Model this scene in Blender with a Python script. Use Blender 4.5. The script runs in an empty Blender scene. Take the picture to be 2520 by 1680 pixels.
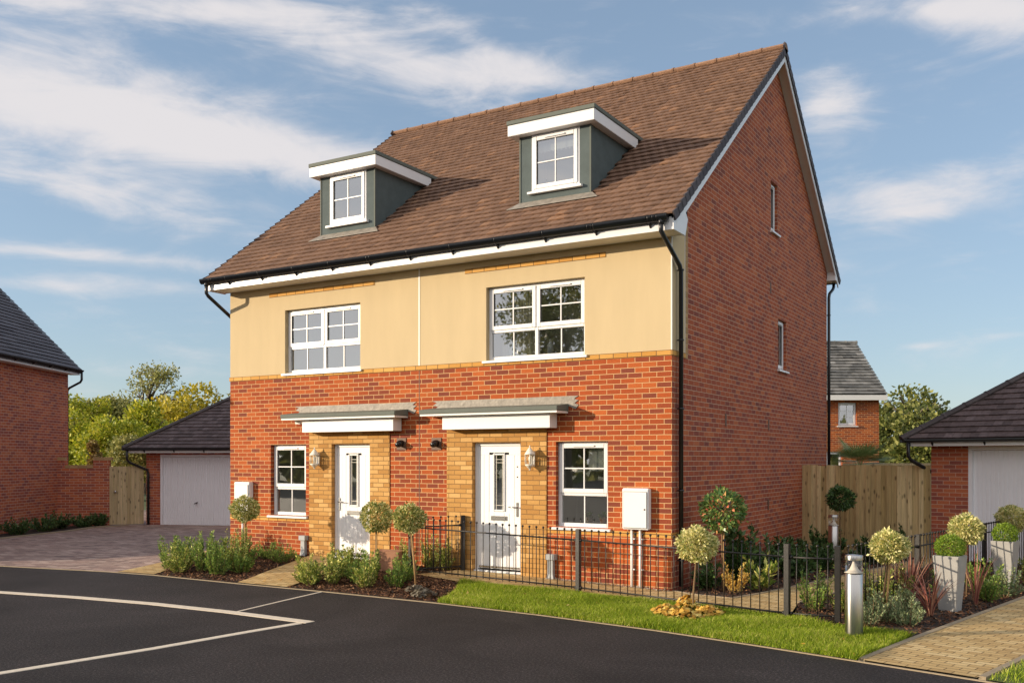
import bpy, bmesh, math, random
import numpy as np
from mathutils import Vector, Matrix
R = math.radians
rng = np.random.default_rng(7)
random.seed(7)
S = bpy.context.scene
COL = S.collection
# ------------------------------------------------------------------ objects
def tag(o, label=None, cat=None, group=None, kind=None):
    if label: o['label'] = label
    if cat: o['category'] = cat
    if group: o['group'] = group
    if kind: o['kind'] = kind
    return o
def thing(name, label, cat, loc=(0, 0, 0), rz=0.0, group=None):
    o = bpy.data.objects.new(name, None)
    COL.objects.link(o)
    o.location = loc; o.rotation_euler = (0, 0, rz)
    o.empty_display_size = 0.2
    return tag(o, label, cat, group)
def link_mesh(name, me, mat, parent=None):
    o = bpy.data.objects.new(name, me)
    COL.objects.link(o)
    if mat is not None:
        for m in (mat if isinstance(mat, (list, tuple)) else [mat]):
            me.materials.append(m)
    if parent is not None: o.parent = parent
    return o
class MB:
    """collects verts / faces, then becomes one mesh object"""
    def __init__(s): s.v = []; s.f = []; s.mi = []; s.cur = 0; s.smooth = []; s.sm = False
    def add(s, vs, fs):
        b = len(s.v); s.v += [tuple(p) for p in vs]
        for f in fs:
            s.f.append([b + i for i in f]); s.mi.append(s.cur); s.smooth.append(s.sm)
        return s
    def box(s, x0, x1, y0, y1, z0, z1):
        vs = [(x, y, z) for z in (z0, z1) for y in (y0, y1) for x in (x0, x1)]
        return s.add(vs, [(0, 2, 3, 1), (4, 5, 7, 6), (0, 1, 5, 4), (2, 6, 7, 3), (0, 4, 6, 2), (1, 3, 7, 5)])
    def obox(s, M, x0, x1, y0, y1, z0, z1):
        vs = [M @ Vector((x, y, z)) for z in (z0, z1) for y in (y0, y1) for x in (x0, x1)]
        return s.add(vs, [(0, 2, 3, 1), (4, 5, 7, 6), (0, 1, 5, 4), (2, 6, 7, 3), (0, 4, 6, 2), (1, 3, 7, 5)])
    def quad(s, a, b, c, d): return s.add([a, b, c, d], [(0, 1, 2, 3)])
    def poly(s, pts): return s.add(pts, [tuple(range(len(pts)))])
    def prism(s, pts, off):
        """flat outline extruded by vector off"""
        n = len(pts); off = Vector(off); p2 = [Vector(p) + off for p in pts]
        fs = [tuple(range(n))[::-1], tuple(range(n, 2 * n))] + [(i, (i + 1) % n, n + (i + 1) % n, n + i) for i in range(n)]
        return s.add([tuple(p) for p in pts] + [tuple(p) for p in p2], fs)
    def tube(s, pts, rad, seg=8, cap=True):
        pts = [Vector(p) for p in pts]; n = len(pts)
        if not hasattr(rad, '__len__'): rad = [rad] * n
        vs = []; ref = None
        for i, p in enumerate(pts):
            t = (pts[min(i + 1, n - 1)] - pts[max(i - 1, 0)]).normalized()
            if ref is None:
                ref = Vector((0, 0, 1)) if abs(t.z) < .9 else Vector((1, 0, 0))
            a = t.cross(ref)
            if a.length < 1e-4: a = t.cross(Vector((0, 1, 0)))
            a.normalize(); b = t.cross(a).normalized(); ref = -b if False else ref
            # miter
            for k in range(seg):
                th = 2 * math.pi * k / seg
                vs.append(p + (a * math.cos(th) + b * math.sin(th)) * rad[i])
        fs = []
        for i in range(n - 1):
            for k in range(seg):
                fs.append((i * seg + k, i * seg + (k + 1) % seg, (i + 1) * seg + (k + 1) % seg, (i + 1) * seg + k))
        if cap: fs += [tuple(range(seg))[::-1], tuple(range((n - 1) * seg, n * seg))]
        old = s.sm; s.sm = True; s.add(vs, fs); s.sm = old
        return s
    def lathe(s, c, prof, seg=20, closed=False):
        """profile [(r,z)...] about vertical axis at c"""
        vs = []; n = len(prof)
        for (r, z) in prof:
            for k in range(seg):
                th = 2 * math.pi * k / seg
                vs.append((c[0] + r * math.cos(th), c[1] + r * math.sin(th), c[2] + z))
        fs = []
        for i in range(n - 1):
            for k in range(seg):
                fs.append((i * seg + k, i * seg + (k + 1) % seg, (i + 1) * seg + (k + 1) % seg, (i + 1) * seg + k))
        if prof[0][0] > 1e-4: fs.append(tuple(range(seg))[::-1])
        if prof[-1][0] > 1e-4: fs.append(tuple(range((n - 1) * seg, n * seg)))
        old = s.sm; s.sm = True; s.add(vs, fs); s.sm = old
        return s
    def sheet(s, P, x0, x1, z0, z1, holes=(), depth=0.0):
        """wall face with rectangular holes; P(x, z, d) maps to 3D, d = depth into the wall; reveals go depth deep"""
        xs = sorted({x0, x1, *[v for h in holes for v in h[:2] if x0 < v < x1]})
        zs = sorted({z0, z1, *[v for h in holes for v in h[2:] if z0 < v < z1]})
        for i in range(len(xs) - 1):
            for j in range(len(zs) - 1):
                mx = (xs[i] + xs[i + 1]) / 2; mz = (zs[j] + zs[j + 1]) / 2
                if any(h[0] < mx < h[1] and h[2] < mz < h[3] for h in holes): continue
                s.quad(P(xs[i], zs[j], 0), P(xs[i + 1], zs[j], 0), P(xs[i + 1], zs[j + 1], 0), P(xs[i], zs[j + 1], 0))
        if depth:
            for (a, b, c, d) in holes:
                s.quad(P(a, c, 0), P(a, d, 0), P(a, d, depth), P(a, c, depth))
                s.quad(P(b, c, 0), P(b, c, depth), P(b, d, depth), P(b, d, 0))
                s.quad(P(a, d, 0), P(b, d, 0), P(b, d, depth), P(a, d, depth))
                s.quad(P(a, c, 0), P(a, c, depth), P(b, c, depth), P(b, c, 0))
        return s
    def build(s, name, mat, parent=None, uvrot=0.0, bevel=0.0, uvoff=(0, 0)):
        me = bpy.data.meshes.new(name)
        me.from_pydata(s.v, [], s.f)
        if isinstance(mat, (list, tuple)): me.polygons.foreach_set('material_index', s.mi)
        me.polygons.foreach_set('use_smooth', s.smooth)
        me.update()
        if bevel > 0:
            bm = bmesh.new(); bm.from_mesh(me)
            bmesh.ops.bevel(bm, geom=[e for e in bm.edges if len(e.link_faces) == 2 and e.calc_face_angle(0) > .5],
                            offset=bevel, segments=2, affect='EDGES', clamp_overlap=True)
            bm.to_mesh(me); bm.free(); me.update()
        box_uv(me, uvrot, uvoff)
        return link_mesh(name, me, mat, parent)
def box_uv(me, rot=0.0, off=(0, 0)):
    n = len(me.loops)
    if n == 0: return
    uv = me.uv_layers.new(name='UVMap')
    co = np.empty(len(me.vertices) * 3, 'f'); me.vertices.foreach_get('co', co); co = co.reshape(-1, 3)
    vi = np.empty(n, 'i'); me.loops.foreach_get('vertex_index', vi)
    no = np.empty(len(me.polygons) * 3, 'f'); me.polygons.foreach_get('normal', no); no = np.abs(no.reshape(-1, 3))
    tot = np.empty(len(me.polygons), 'i'); me.polygons.foreach_get('loop_total', tot)
    ln = np.repeat(no, tot, axis=0); p = co[vi]
    ax = np.argmax(ln * np.array([1, 1.001, 1]), axis=1)
    c, s_ = math.cos(rot), math.sin(rot)
    xx = p[:, 0] * c + p[:, 1] * s_; yy = -p[:, 0] * s_ + p[:, 1] * c
    u = np.where(ax == 0, p[:, 1], np.where(ax == 1, p[:, 0], xx)) + off[0]
    v = np.where(ax == 2, yy, p[:, 2]) + off[1]
    uv.data.foreach_set('uv', np.stack([u, v], 1).astype('f').ravel())
def np_mesh(name, V, k, mat, parent=None, smooth=False):
    """V: (n*k, 3) verts, each k consecutive verts one face"""
    V = np.asarray(V, 'f').reshape(-1, 3); n = len(V) // k
    me = bpy.data.meshes.new(name)
    me.vertices.add(len(V)); me.vertices.foreach_set('co', V.ravel())
    me.loops.add(n * k); me.loops.foreach_set('vertex_index', np.arange(n * k, dtype='i'))
    me.polygons.add(n); me.polygons.foreach_set('loop_start', np.arange(0, n * k, k, dtype='i'))
    me.polygons.foreach_set('loop_total', np.full(n, k, 'i'))
    me.update(calc_edges=True)
    return link_mesh(name, me, mat, parent)
# ------------------------------------------------------------------ materials
def newmat(name):
    m = bpy.data.materials.new(name); m.use_nodes = True
    nt = m.node_tree; b = nt.nodes['Principled BSDF']
    return m, nt, b
def N(nt, typ, **kw):
    n = nt.nodes.new(typ)
    for k, v in kw.items():
        if k.startswith('i_'):
            key = k[2:]; key = int(key) if key.isdigit() else key.replace('_', ' ')
            n.inputs[key].default_value = v
        else: setattr(n, k, v)
    return n
def ramp(nt, stops, interp='LINEAR'):
    r = nt.nodes.new('ShaderNodeValToRGB'); r.color_ramp.interpolation = interp
    el = r.color_ramp.elements
    while len(el) < len(stops): el.new(0.5)
    for e, (p, c) in zip(el, stops):
        e.position = p; e.color = (*c, 1) if len(c) == 3 else c
    return r
def simple(name, col, rough=.6, metal=0.0, var=0.0, scale=8.0, bump=0.0, bscale=60.0, spec=.5, coat=0.0):
    m, nt, b = newmat(name)
    b.inputs['Base Color'].default_value = (*col, 1); b.inputs['Roughness'].default_value = rough
    b.inputs['Metallic'].default_value = metal; b.inputs['Specular IOR Level'].default_value = spec
    b.inputs['Coat Weight'].default_value = coat
    tc = N(nt, 'ShaderNodeTexCoord')
    if var > 0:
        no = N(nt, 'ShaderNodeTexNoise', i_Scale=scale, i_Detail=6.0, i_Roughness=.6)
        nt.links.new(tc.outputs['Object'], no.inputs['Vector'])
        r = ramp(nt, [(.25, tuple(c * (1 - var) for c in col)), (.75, tuple(min(1, c * (1 + var)) for c in col))])
        nt.links.new(no.outputs['Fac'], r.inputs['Fac']); nt.links.new(r.outputs['Color'], b.inputs['Base Color'])
    if bump > 0:
        n2 = N(nt, 'ShaderNodeTexNoise', i_Scale=bscale, i_Detail=4.0)
        nt.links.new(tc.outputs['Object'], n2.inputs['Vector'])
        bp = N(nt, 'ShaderNodeBump', i_Strength=bump, i_Distance=.01)
        nt.links.new(n2.outputs['Fac'], bp.inputs['Height']); nt.links.new(bp.outputs['Normal'], b.inputs['Normal'])
    return m
def brick(name, stops, mortar, w=.225, h=.075, mj=.010, off=.5, bump=.6, rough=.85, stain=.25, uvo=(0, 0), freq=2):
    m, nt, b = newmat(name)
    uv = N(nt, 'ShaderNodeUVMap'); mp = N(nt, 'ShaderNodeMapping'); mp.inputs['Location'].default_value = (uvo[0], uvo[1], 0)
    nt.links.new(uv.outputs['UV'], mp.inputs['Vector'])
    br = N(nt, 'ShaderNodeTexBrick', offset=off, offset_frequency=freq, squash=1.0, squash_frequency=2)
    br.inputs['Scale'].default_value = 1.0
    br.inputs['Color1'].default_value = (0, 0, 0, 1); br.inputs['Color2'].default_value = (1, 1, 1, 1)
    br.inputs['Mortar'].default_value = (.5, .5, .5, 1)
    br.inputs['Mortar Size'].default_value = mj / 2 * 1.0
    br.inputs['Mortar Smooth'].default_value = .35; br.inputs['Bias'].default_value = 0
    br.inputs['Brick Width'].default_value = w; br.inputs['Row Height'].default_value = h
    # slight wobble so that the joints are not ruled
    wob = N(nt, 'ShaderNodeTexNoise', i_Scale=9.0, i_Detail=2.0)
    nt.links.new(mp.outputs['Vector'], wob.inputs['Vector'])
    wm = N(nt, 'ShaderNodeVectorMath', operation='MULTIPLY_ADD')
    nt.links.new(wob.outputs['Color'], wm.inputs[0]); wm.inputs[1].default_value = (.006, .004, 0)
    nt.links.new(mp.outputs['Vector'], wm.inputs[2]); nt.links.new(wm.outputs[0], br.inputs['Vector'])
    rp = ramp(nt, stops)
    nt.links.new(br.outputs['Color'], rp.inputs['Fac'])
    # speckle and weathering
    n1 = N(nt, 'ShaderNodeTexNoise', i_Scale=55.0, i_Detail=5.0, i_Roughness=.7)
    n2 = N(nt, 'ShaderNodeTexNoise', i_Scale=.9, i_Detail=5.0, i_Roughness=.6)
    for q in (n1, n2): nt.links.new(mp.outputs['Vector'], q.inputs['Vector'])
    mr = N(nt, 'ShaderNodeMapRange', i_1=.3, i_2=.7, i_3=1 - stain, i_4=1 + stain * .6)
    nt.links.new(n1.outputs['Fac'], mr.inputs[0])
    mr2 = N(nt, 'ShaderNodeMapRange', i_1=.35, i_2=.65, i_3=1 - stain * .4, i_4=1 + stain * .35)
    nt.links.new(n2.outputs['Fac'], mr2.inputs[0])
    mu = N(nt, 'ShaderNodeMath', operation='MULTIPLY'); nt.links.new(mr.outputs[0], mu.inputs[0]); nt.links.new(mr2.outputs[0], mu.inputs[1])
    sc = N(nt, 'ShaderNodeVectorMath', operation='SCALE')
    nt.links.new(rp.outputs['Color'], sc.inputs[0]); nt.links.new(mu.outputs[0], sc.inputs['Scale'])
    mx = N(nt, 'ShaderNodeMix', data_type='RGBA'); mx.inputs[7].default_value = (*mortar, 1)
    nt.links.new(br.outputs['Fac'], mx.inputs[0]); nt.links.new(sc.outputs[0], mx.inputs[6])
    nt.links.new(mx.outputs[2], b.inputs['Base Color'])
    b.inputs['Roughness'].default_value = rough; b.inputs['Specular IOR Level'].default_value = .25
    if bump > 0:
        inv = N(nt, 'ShaderNodeMath', operation='SUBTRACT'); inv.inputs[0].default_value = 1.0
        nt.links.new(br.outputs['Fac'], inv.inputs[1])
        ad = N(nt, 'ShaderNodeMath', operation='MULTIPLY_ADD'); ad.inputs[1].default_value = .25
        nt.links.new(n1.outputs['Fac'], ad.inputs[0]); nt.links.new(inv.outputs[0], ad.inputs[2])
        bp = N(nt, 'ShaderNodeBump', i_Strength=bump, i_Distance=.006)
        nt.links.new(ad.outputs[0], bp.inputs['Height']); nt.links.new(bp.outputs['Normal'], b.inputs['Normal'])
    return m
def island(name, stops, rough=.7, noise=.25, nscale=30, transl=0.0, spec=.3, bump=0.0, big=0.0):
    """colour differs for every loose piece of the mesh (tiles, leaves, chips)"""
    m, nt, b = newmat(name)
    g = N(nt, 'ShaderNodeNewGeometry'); r = ramp(nt, stops)
    tc = N(nt, 'ShaderNodeTexCoord')
    if big > 0:
        nb = N(nt, 'ShaderNodeTexNoise', i_Scale=1.3, i_Detail=3.0); nt.links.new(tc.outputs['Object'], nb.inputs['Vector'])
        ma = N(nt, 'ShaderNodeMath', operation='MULTIPLY_ADD'); ma.inputs[1].default_value = big
        nt.links.new(nb.outputs['Fac'], ma.inputs[0])
        ms = N(nt, 'ShaderNodeMath', operation='SUBTRACT'); ms.inputs[1].default_value = big * .5
        nt.links.new(g.outputs['Random Per Island'], ma.inputs[2]); nt.links.new(ma.outputs[0], ms.inputs[0])
        nt.links.new(ms.outputs[0], r.inputs['Fac'])
    else: nt.links.new(g.outputs['Random Per Island'], r.inputs['Fac'])
    src = r.outputs['Color']
    if noise > 0:
        no = N(nt, 'ShaderNodeTexNoise', i_Scale=nscale, i_Detail=4.0); nt.links.new(tc.outputs['Object'], no.inputs['Vector'])
        mr = N(nt, 'ShaderNodeMapRange', i_1=.3, i_2=.7, i_3=1 - noise, i_4=1 + noise); nt.links.new(no.outputs['Fac'], mr.inputs[0])
        sc = N(nt, 'ShaderNodeVectorMath', operation='SCALE'); nt.links.new(src, sc.inputs[0]); nt.links.new(mr.outputs[0], sc.inputs['Scale'])
        src = sc.outputs[0]
        if bump > 0:
            bp = N(nt, 'ShaderNodeBump', i_Strength=bump, i_Distance=.004)
            nt.links.new(no.outputs['Fac'], bp.inputs['Height']); nt.links.new(bp.outputs['Normal'], b.inputs['Normal'])
    nt.links.new(src, b.inputs['Base Color'])
    b.inputs['Roughness'].default_value = rough; b.inputs['Specular IOR Level'].default_value = spec
    if transl > 0:
        t = N(nt, 'ShaderNodeBsdfTranslucent'); nt.links.new(src, t.inputs['Color'])
        mx = N(nt, 'ShaderNodeMixShader'); mx.inputs[0].default_value = transl
        nt.links.new(b.outputs[0], mx.inputs[1]); nt.links.new(t.outputs[0], mx.inputs[2])
        nt.links.new(mx.outputs[0], nt.nodes['Material Output'].inputs['Surface'])
    return m
def glassmat(name, tint=(.8, .84, .84), refl=.17, edge=.95):
    m, nt, b = newmat(name); nt.nodes.remove(b)
    t = N(nt, 'ShaderNodeBsdfTransparent'); t.inputs['Color'].default_value = (*tint, 1)
    g = N(nt, 'ShaderNodeBsdfGlossy'); g.inputs['Roughness'].default_value = .015; g.inputs['Color'].default_value = (.95, .97, 1, 1)
    tc = N(nt, 'ShaderNodeTexCoord'); no = N(nt, 'ShaderNodeTexNoise', i_Scale=1.1, i_Detail=1.0)
    nt.links.new(tc.outputs['Object'], no.inputs['Vector'])
    bp = N(nt, 'ShaderNodeBump', i_Strength=.06, i_Distance=.05); nt.links.new(no.outputs['Fac'], bp.inputs['Height'])
    nt.links.new(bp.outputs['Normal'], g.inputs['Normal'])
    lw = N(nt, 'ShaderNodeLayerWeight', i_Blend=.22)
    mr = N(nt, 'ShaderNodeMapRange', i_1=0, i_2=1, i_3=refl, i_4=edge); nt.links.new(lw.outputs['Fresnel'], mr.inputs[0])
    mx = N(nt, 'ShaderNodeMixShader'); nt.links.new(mr.outputs[0], mx.inputs[0])
    nt.links.new(t.outputs[0], mx.inputs[1]); nt.links.new(g.outputs[0], mx.inputs[2])
    nt.links.new(mx.outputs[0], nt.nodes['Material Output'].inputs['Surface'])
    return m
M = {}
M['red'] = brick('red_brick', [(0, (.21, .052, .03)), (.18, (.255, .057, .026)), (.36, (.34, .068, .02)), (.8, (.42, .088, .02)), (1, (.48, .12, .03))], (.60, .37, .18), mj=.012)
M['red_gable'] = brick('gable_brick', [(0, (.24, .07, .05)), (.18, (.31, .08, .048)), (.4, (.37, .09, .042)), (.85, (.44, .11, .045)), (1, (.50, .15, .06))], (.56, .37, .25), uvo=(.1125, 0), mj=.011)
M['red_far'] = brick('far_brick', [(0, (.30, .09, .07)), (.35, (.40, .11, .065)), (.6, (.50, .13, .06)), (1, (.56, .18, .08))], (.60, .42, .31), mj=.012)
M['yellow'] = brick('buff_brick', [(0, (.43, .215, .06)), (.5, (.53, .285, .085)), (1, (.66, .40, .15))], (.23, .13, .05), mj=.0115, stain=.15)
M['yellow_strip'] = brick('buff_course', [(0, (.55, .27, .06)), (1, (.68, .38, .11))], (.16, .09, .04), mj=.013, stain=.12, off=.0)
M['buff_side'] = brick('buff_quoin', [(0, (.40, .26, .12)), (1, (.55, .36, .18))], (.28, .19, .12), mj=.010, off=.0)
M['render'] = simple('cream_render', (.60, .475, .285), .9, var=.05, scale=2.2, bump=.4, bscale=220, spec=.2)
for _n in list(M['render'].node_tree.nodes):
    if _n.bl_idname == 'ShaderNodeTexNoise' and _n.inputs['Scale'].default_value < 10:
        _nt = M['render'].node_tree; _m = N(_nt, 'ShaderNodeMapping'); _m.inputs['Scale'].default_value = (1.6, 1.6, .35); _nt.links.new(_n.inputs['Vector'].links[0].from_socket, _m.inputs['Vector']); _nt.links.new(_m.outputs[0], _n.inputs['Vector'])
M['white'] = simple('white_upvc', (.80, .80, .80), .35, var=.02, scale=3)
M['white_matt'] = simple('white_board', (.78, .77, .74), .5, var=.03, scale=5)
M['black'] = simple('black_plastic', (.016, .016, .018), .3, var=.2, scale=12)
M['black_metal'] = simple('black_railing_paint', (.017, .015, .013), .42, var=.3, scale=30, bump=.2, bscale=150)
M['lead'] = simple('lead_flashing', (.27, .24, .20), .55, var=.35, scale=9, bump=.6, bscale=25)
M['green_grey'] = simple('grey_green_grp', (.105, .13, .13), .8, var=.12, scale=6, bump=.15, bscale=80, spec=.08)
M['green_edge'] = simple('grey_green_trim', (.14, .155, .135), .65, var=.06, scale=6, spec=.15)
M['door'] = simple('white_door', (.82, .83, .84), .4, var=.015, scale=3)
M['garage'] = simple('garage_door_white', (.90, .90, .93), .5, var=.03, scale=3)
M['steel'] = simple('polished_steel', (.62, .61, .60), .22, metal=1.0)
M['brushed'] = simple('brushed_steel', (.66, .64, .61), .38, metal=1.0)
_nt = M['brushed'].node_tree; _b = _nt.nodes['Principled BSDF']; _b.inputs['Anisotropic'].default_value = .85; _b.inputs['Anisotropic Rotation'].default_value = .25
_tg = N(_nt, 'ShaderNodeTangent', direction_type='RADIAL', axis='Z'); _nt.links.new(_tg.outputs[0], _b.inputs['Tangent'])
M['brown'] = simple('brown_plastic', (.14, .07, .04), .6)
M['dark'] = simple('dark_hollow', (.02, .018, .016), .9)
M['grey_box'] = simple('grey_conduit_box', (.36, .38, .39), .5)
M['roomwall'] = simple('room_plaster', (.70, .67, .58), .9)
M['dim'] = simple('dim_interior', (.10, .11, .09), .9, var=.3, scale=4)
M['cloth'] = simple('curtain_cloth', (.60, .55, .44), .9, var=.06, scale=20)
M['cloth_white'] = simple('white_blind_cloth', (.75, .73, .66), .9, var=.05, scale=20)
M['glass'] = glassmat('window_glass', refl=.36)
M['glass_clear'] = glassmat('lamp_glass', (.97, .97, .97), .05, .35)
M['tile'] = island('brown_roof_tile', [(0, (.155, .090, .060)), (.5, (.19, .110, .072)), (.93, (.222, .130, .085)), (1, (.28, .155, .09))], .85, noise=.14, nscale=30, bump=.5, big=.14)
M['tile_shaded'] = island('shaded_verge_tile', [(0, (.06, .05, .055)), (1, (.10, .085, .09))], .7, noise=.2)  # brown roof tile with its shaded side's dark blue-grey put into the colour
M['ridge'] = island('ridge_tile', [(0, (.24, .14, .09)), (1, (.31, .18, .11))], .8, noise=.25)
M['tile_dark'] = island('dark_roof_tile', [(0, (.08, .058, .055)), (.6, (.115, .083, .08)), (1, (.145, .11, .108))], .75, noise=.22, nscale=14, bump=.4)
M['tile_slate'] = island('slate_grey_tile', [(0, (.085, .075, .08)), (1, (.125, .115, .125))], .65, noise=.15, nscale=10)
M['tile_old'] = island('weathered_grey_tile', [(0, (.12, .12, .115)), (.6, (.20, .195, .18)), (1, (.27, .26, .24))], .85, noise=.4, nscale=3)
M['dark_ridge'] = island('dark_ridge_tile', [(0, (.06, .05, .05)), (1, (.09, .075, .075))], .7, noise=.2)
def wood(name, stops):
    m = island(name, stops, .85, noise=0); nt = m.node_tree; b = nt.nodes['Principled BSDF']; src = b.inputs['Base Color'].links[0].from_socket
    tc = N(nt, 'ShaderNodeTexCoord'); mp = N(nt, 'ShaderNodeMapping'); mp.inputs['Scale'].default_value = (26, 26, 1.6); nt.links.new(tc.outputs['Object'], mp.inputs['Vector'])
    no = N(nt, 'ShaderNodeTexNoise', i_Scale=1.0, i_Detail=5.0, i_Roughness=.65); nt.links.new(mp.outputs[0], no.inputs['Vector'])
    mr = N(nt, 'ShaderNodeMapRange', i_1=.3, i_2=.7, i_3=.72, i_4=1.22); nt.links.new(no.outputs['Fac'], mr.inputs[0])
    m2 = N(nt, 'ShaderNodeMapping'); m2.inputs['Scale'].default_value = (10, 10, 4.2); nt.links.new(tc.outputs['Object'], m2.inputs['Vector'])
    vo = N(nt, 'ShaderNodeTexVoronoi', i_Scale=1.0, i_Randomness=1.0); nt.links.new(m2.outputs[0], vo.inputs['Vector'])
    k = N(nt, 'ShaderNodeMapRange', i_1=.10, i_2=.26, i_3=.38, i_4=1.0); nt.links.new(vo.outputs['Distance'], k.inputs[0])
    mu = N(nt, 'ShaderNodeMath', operation='MULTIPLY'); nt.links.new(mr.outputs[0], mu.inputs[0]); nt.links.new(k.outputs[0], mu.inputs[1])
    sc = N(nt, 'ShaderNodeVectorMath', operation='SCALE'); nt.links.new(src, sc.inputs[0]); nt.links.new(mu.outputs[0], sc.inputs['Scale']); nt.links.new(sc.outputs[0], b.inputs['Base Color'])
    return m
M['fencewood'] = wood('fence_timber', [(0, (.42, .30, .13)), (.5, (.58, .43, .21)), (1, (.72, .57, .31))])
M['gatewood'] = wood('gate_timber', [(0, (.42, .32, .17)), (1, (.58, .46, .27))])
M['stake'] = simple('timber_stake', (.42, .25, .10), .8, var=.3, scale=14)
M['bark'] = simple('stem_bark', (.19, .12, .06), .9, var=.3, scale=30, bump=.5, bscale=60)
M['treebark'] = simple('tree_bark', (.13, .11, .085), .95, var=.3, scale=5)
M['concrete'] = simple('cast_stone_planter', (.34, .335, .32), .8, var=.10, scale=9, bump=.25, bscale=120)
M['kerb'] = simple('pale_kerb', (.33, .26, .17), .85, var=.12, scale=14, bump=.3, bscale=80)
M['paint'] = simple('road_line_stone', (.72, .63, .50), .8, var=.14, scale=20, bump=.3, bscale=90)
M['boulder'] = simple('sandstone_boulder', (.42, .21, .12), .9, var=.15, scale=6, bump=.5, bscale=20)
M['lampmetal'] = simple('aged_silver_lantern', (.80, .76, .66), .4, metal=0.0, var=.2, scale=30)
M['bulb'] = simple('frosted_bulb', (.85, .80, .66), .4)
M['cone'] = simple('bollard_reflector', (.72, .66, .56), .35)
M['soil'] = simple('dark_soil', (.035, .022, .015), .95, var=.4, scale=12, bump=.8, bscale=60)
M['chips'] = island('bark_chips', [(0, (.035, .015, .009)), (.45, (.11, .048, .024)), (.8, (.22, .10, .048)), (1, (.42, .23, .11))], .8, noise=.3, nscale=60)
M['gravel'] = island('pale_gravel', [(0, (.35, .28, .2)), (1, (.62, .54, .44))], .8, noise=.2)
M['turf'] = simple('turf_base', (.09, .12, .02), .95, var=.3, scale=10)
M['blade'] = island('grass_blade', [(0, (.10, .16, .01)), (.35, (.24, .36, .015)), (.75, (.42, .52, .03)), (1, (.70, .66, .18))], .6, noise=0, transl=.35, big=.7)
M['earth'] = simple('far_ground', (.09, .11, .04), .95, var=.4, scale=.4)
def leafmat(name, stops, transl=.3, rough=.5, spec=.4, big=.0): return island(name, stops, rough, noise=0, transl=transl, spec=spec, big=big)
M['varieg'] = leafmat('variegated_leaf', [(0, (.18, .25, .06)), (.28, (.38, .42, .13)), (.5, (.76, .68, .27)), (1, (.95, .88, .48))], .2)
M['varieg_dim'] = leafmat('variegated_leaf_green', [(0, (.10, .16, .03)), (.38, (.24, .30, .06)), (.62, (.62, .56, .19)), (1, (.92, .84, .42))], .2)
M['box'] = leafmat('box_leaf', [(0, (0.1, 0.188, 0.015)), (0.6, (0.213, 0.338, 0.025)), (1, (0.4, 0.5, 0.062))], .25)
M['shrub'] = leafmat('hebe_leaf', [(0, (0.088, 0.166, 0.039)), (0.6, (0.196, 0.332, 0.058)), (1, (0.548, 0.626, 0.138))], .25)
M['shrub_yel'] = leafmat('euonymus_leaf', [(0, (0.101, 0.169, 0.034)), (0.5, (0.22, 0.321, 0.051)), (0.8, (0.675, 0.641, 0.151)), (1, (0.95, 0.929, 0.338))], .25)
M['shrub_dark'] = leafmat('dark_laurel_leaf', [(0, (0.034, 0.076, 0.025)), (0.7, (0.084, 0.151, 0.042)), (1, (0.168, 0.269, 0.084))], .15, .35)
M['shrub_grey'] = leafmat('grey_green_leaf', [(0, (0.114, 0.179, 0.082)), (0.6, (0.244, 0.308, 0.145)), (1, (0.551, 0.583, 0.324))], .2)
M['heuch'] = leafmat('yellow_heuchera_leaf', [(0, (.50, .24, .035)), (.4, (.80, .50, .09)), (1, (.95, .78, .26))], .25)
M['heuch_dark'] = leafmat('bronze_leaf', [(0, (.07, .05, .035)), (.6, (.16, .14, .10)), (1, (.30, .26, .20))], .15)
M['phorm'] = leafmat('bronze_flax_leaf', [(0, (.16, .05, .04)), (.5, (.36, .12, .09)), (1, (.60, .33, .22))], .2)
M['photinia'] = leafmat('photinia_leaf', [(0, (0.064, 0.146, 0.046)), (0.6, (0.164, 0.291, 0.073)), (0.86, (0.4, 0.473, 0.146)), (1, (0.91, 0.218, 0.146))], .2, .3)
M['palm'] = leafmat('palm_leaf', [(0, (.12, .18, .04)), (1, (.32, .36, .12))], .2)
M['t_yel'] = leafmat('tree_leaf_yellow', [(0, (0.23, 0.23, 0.022)), (0.6, (0.489, 0.416, 0.029)), (1, (0.719, 0.546, 0.057))], .3, big=.4)
M['t_lime'] = leafmat('tree_leaf_lime', [(0, (0.171, 0.221, 0.015)), (0.6, (0.409, 0.442, 0.03)), (1, (0.718, 0.622, 0.075))], .3, big=.4)
M['t_green'] = leafmat('tree_leaf_green', [(0, (0.042, 0.098, 0.021)), (1, (0.14, 0.21, 0.056))], .25, big=.4)
M['t_dark'] = leafmat('pine_leaf_dark', [(0, (0.022, 0.068, 0.027)), (1, (0.075, 0.135, 0.053))], .2, big=.4)
M['t_olive'] = leafmat('tree_leaf_olive', [(0, (0.155, 0.171, 0.047)), (0.6, (0.342, 0.342, 0.093)), (1, (0.559, 0.513, 0.186))], .3, big=.4)
M['t_oak'] = leafmat('tree_leaf_oak', [(0, (.07, .095, .02)), (.6, (.19, .21, .05)), (1, (.38, .37, .11))], .3, big=.4)
M['t_rust'] = leafmat('tree_leaf_rust', [(0, (0.13, 0.072, 0.026)), (0.6, (0.26, 0.156, 0.039)), (1, (0.39, 0.286, 0.078))], .3, big=.3)
M['pave_buff'] = brick('buff_block_paving', [(0, (.50, .33, .14)), (.6, (.62, .43, .19)), (1, (.70, .52, .26))], (.13, .085, .04), w=.2, h=.1, mj=.011, stain=.25, bump=1.0)
M['pave_grey'] = brick('brindle_block_paving', [(0, (.24, .17, .15)), (.5, (.36, .25, .21)), (1, (.50, .38, .32))], (.07, .055, .05), w=.2, h=.1, mj=.007, stain=.35, bump=.7)
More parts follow.
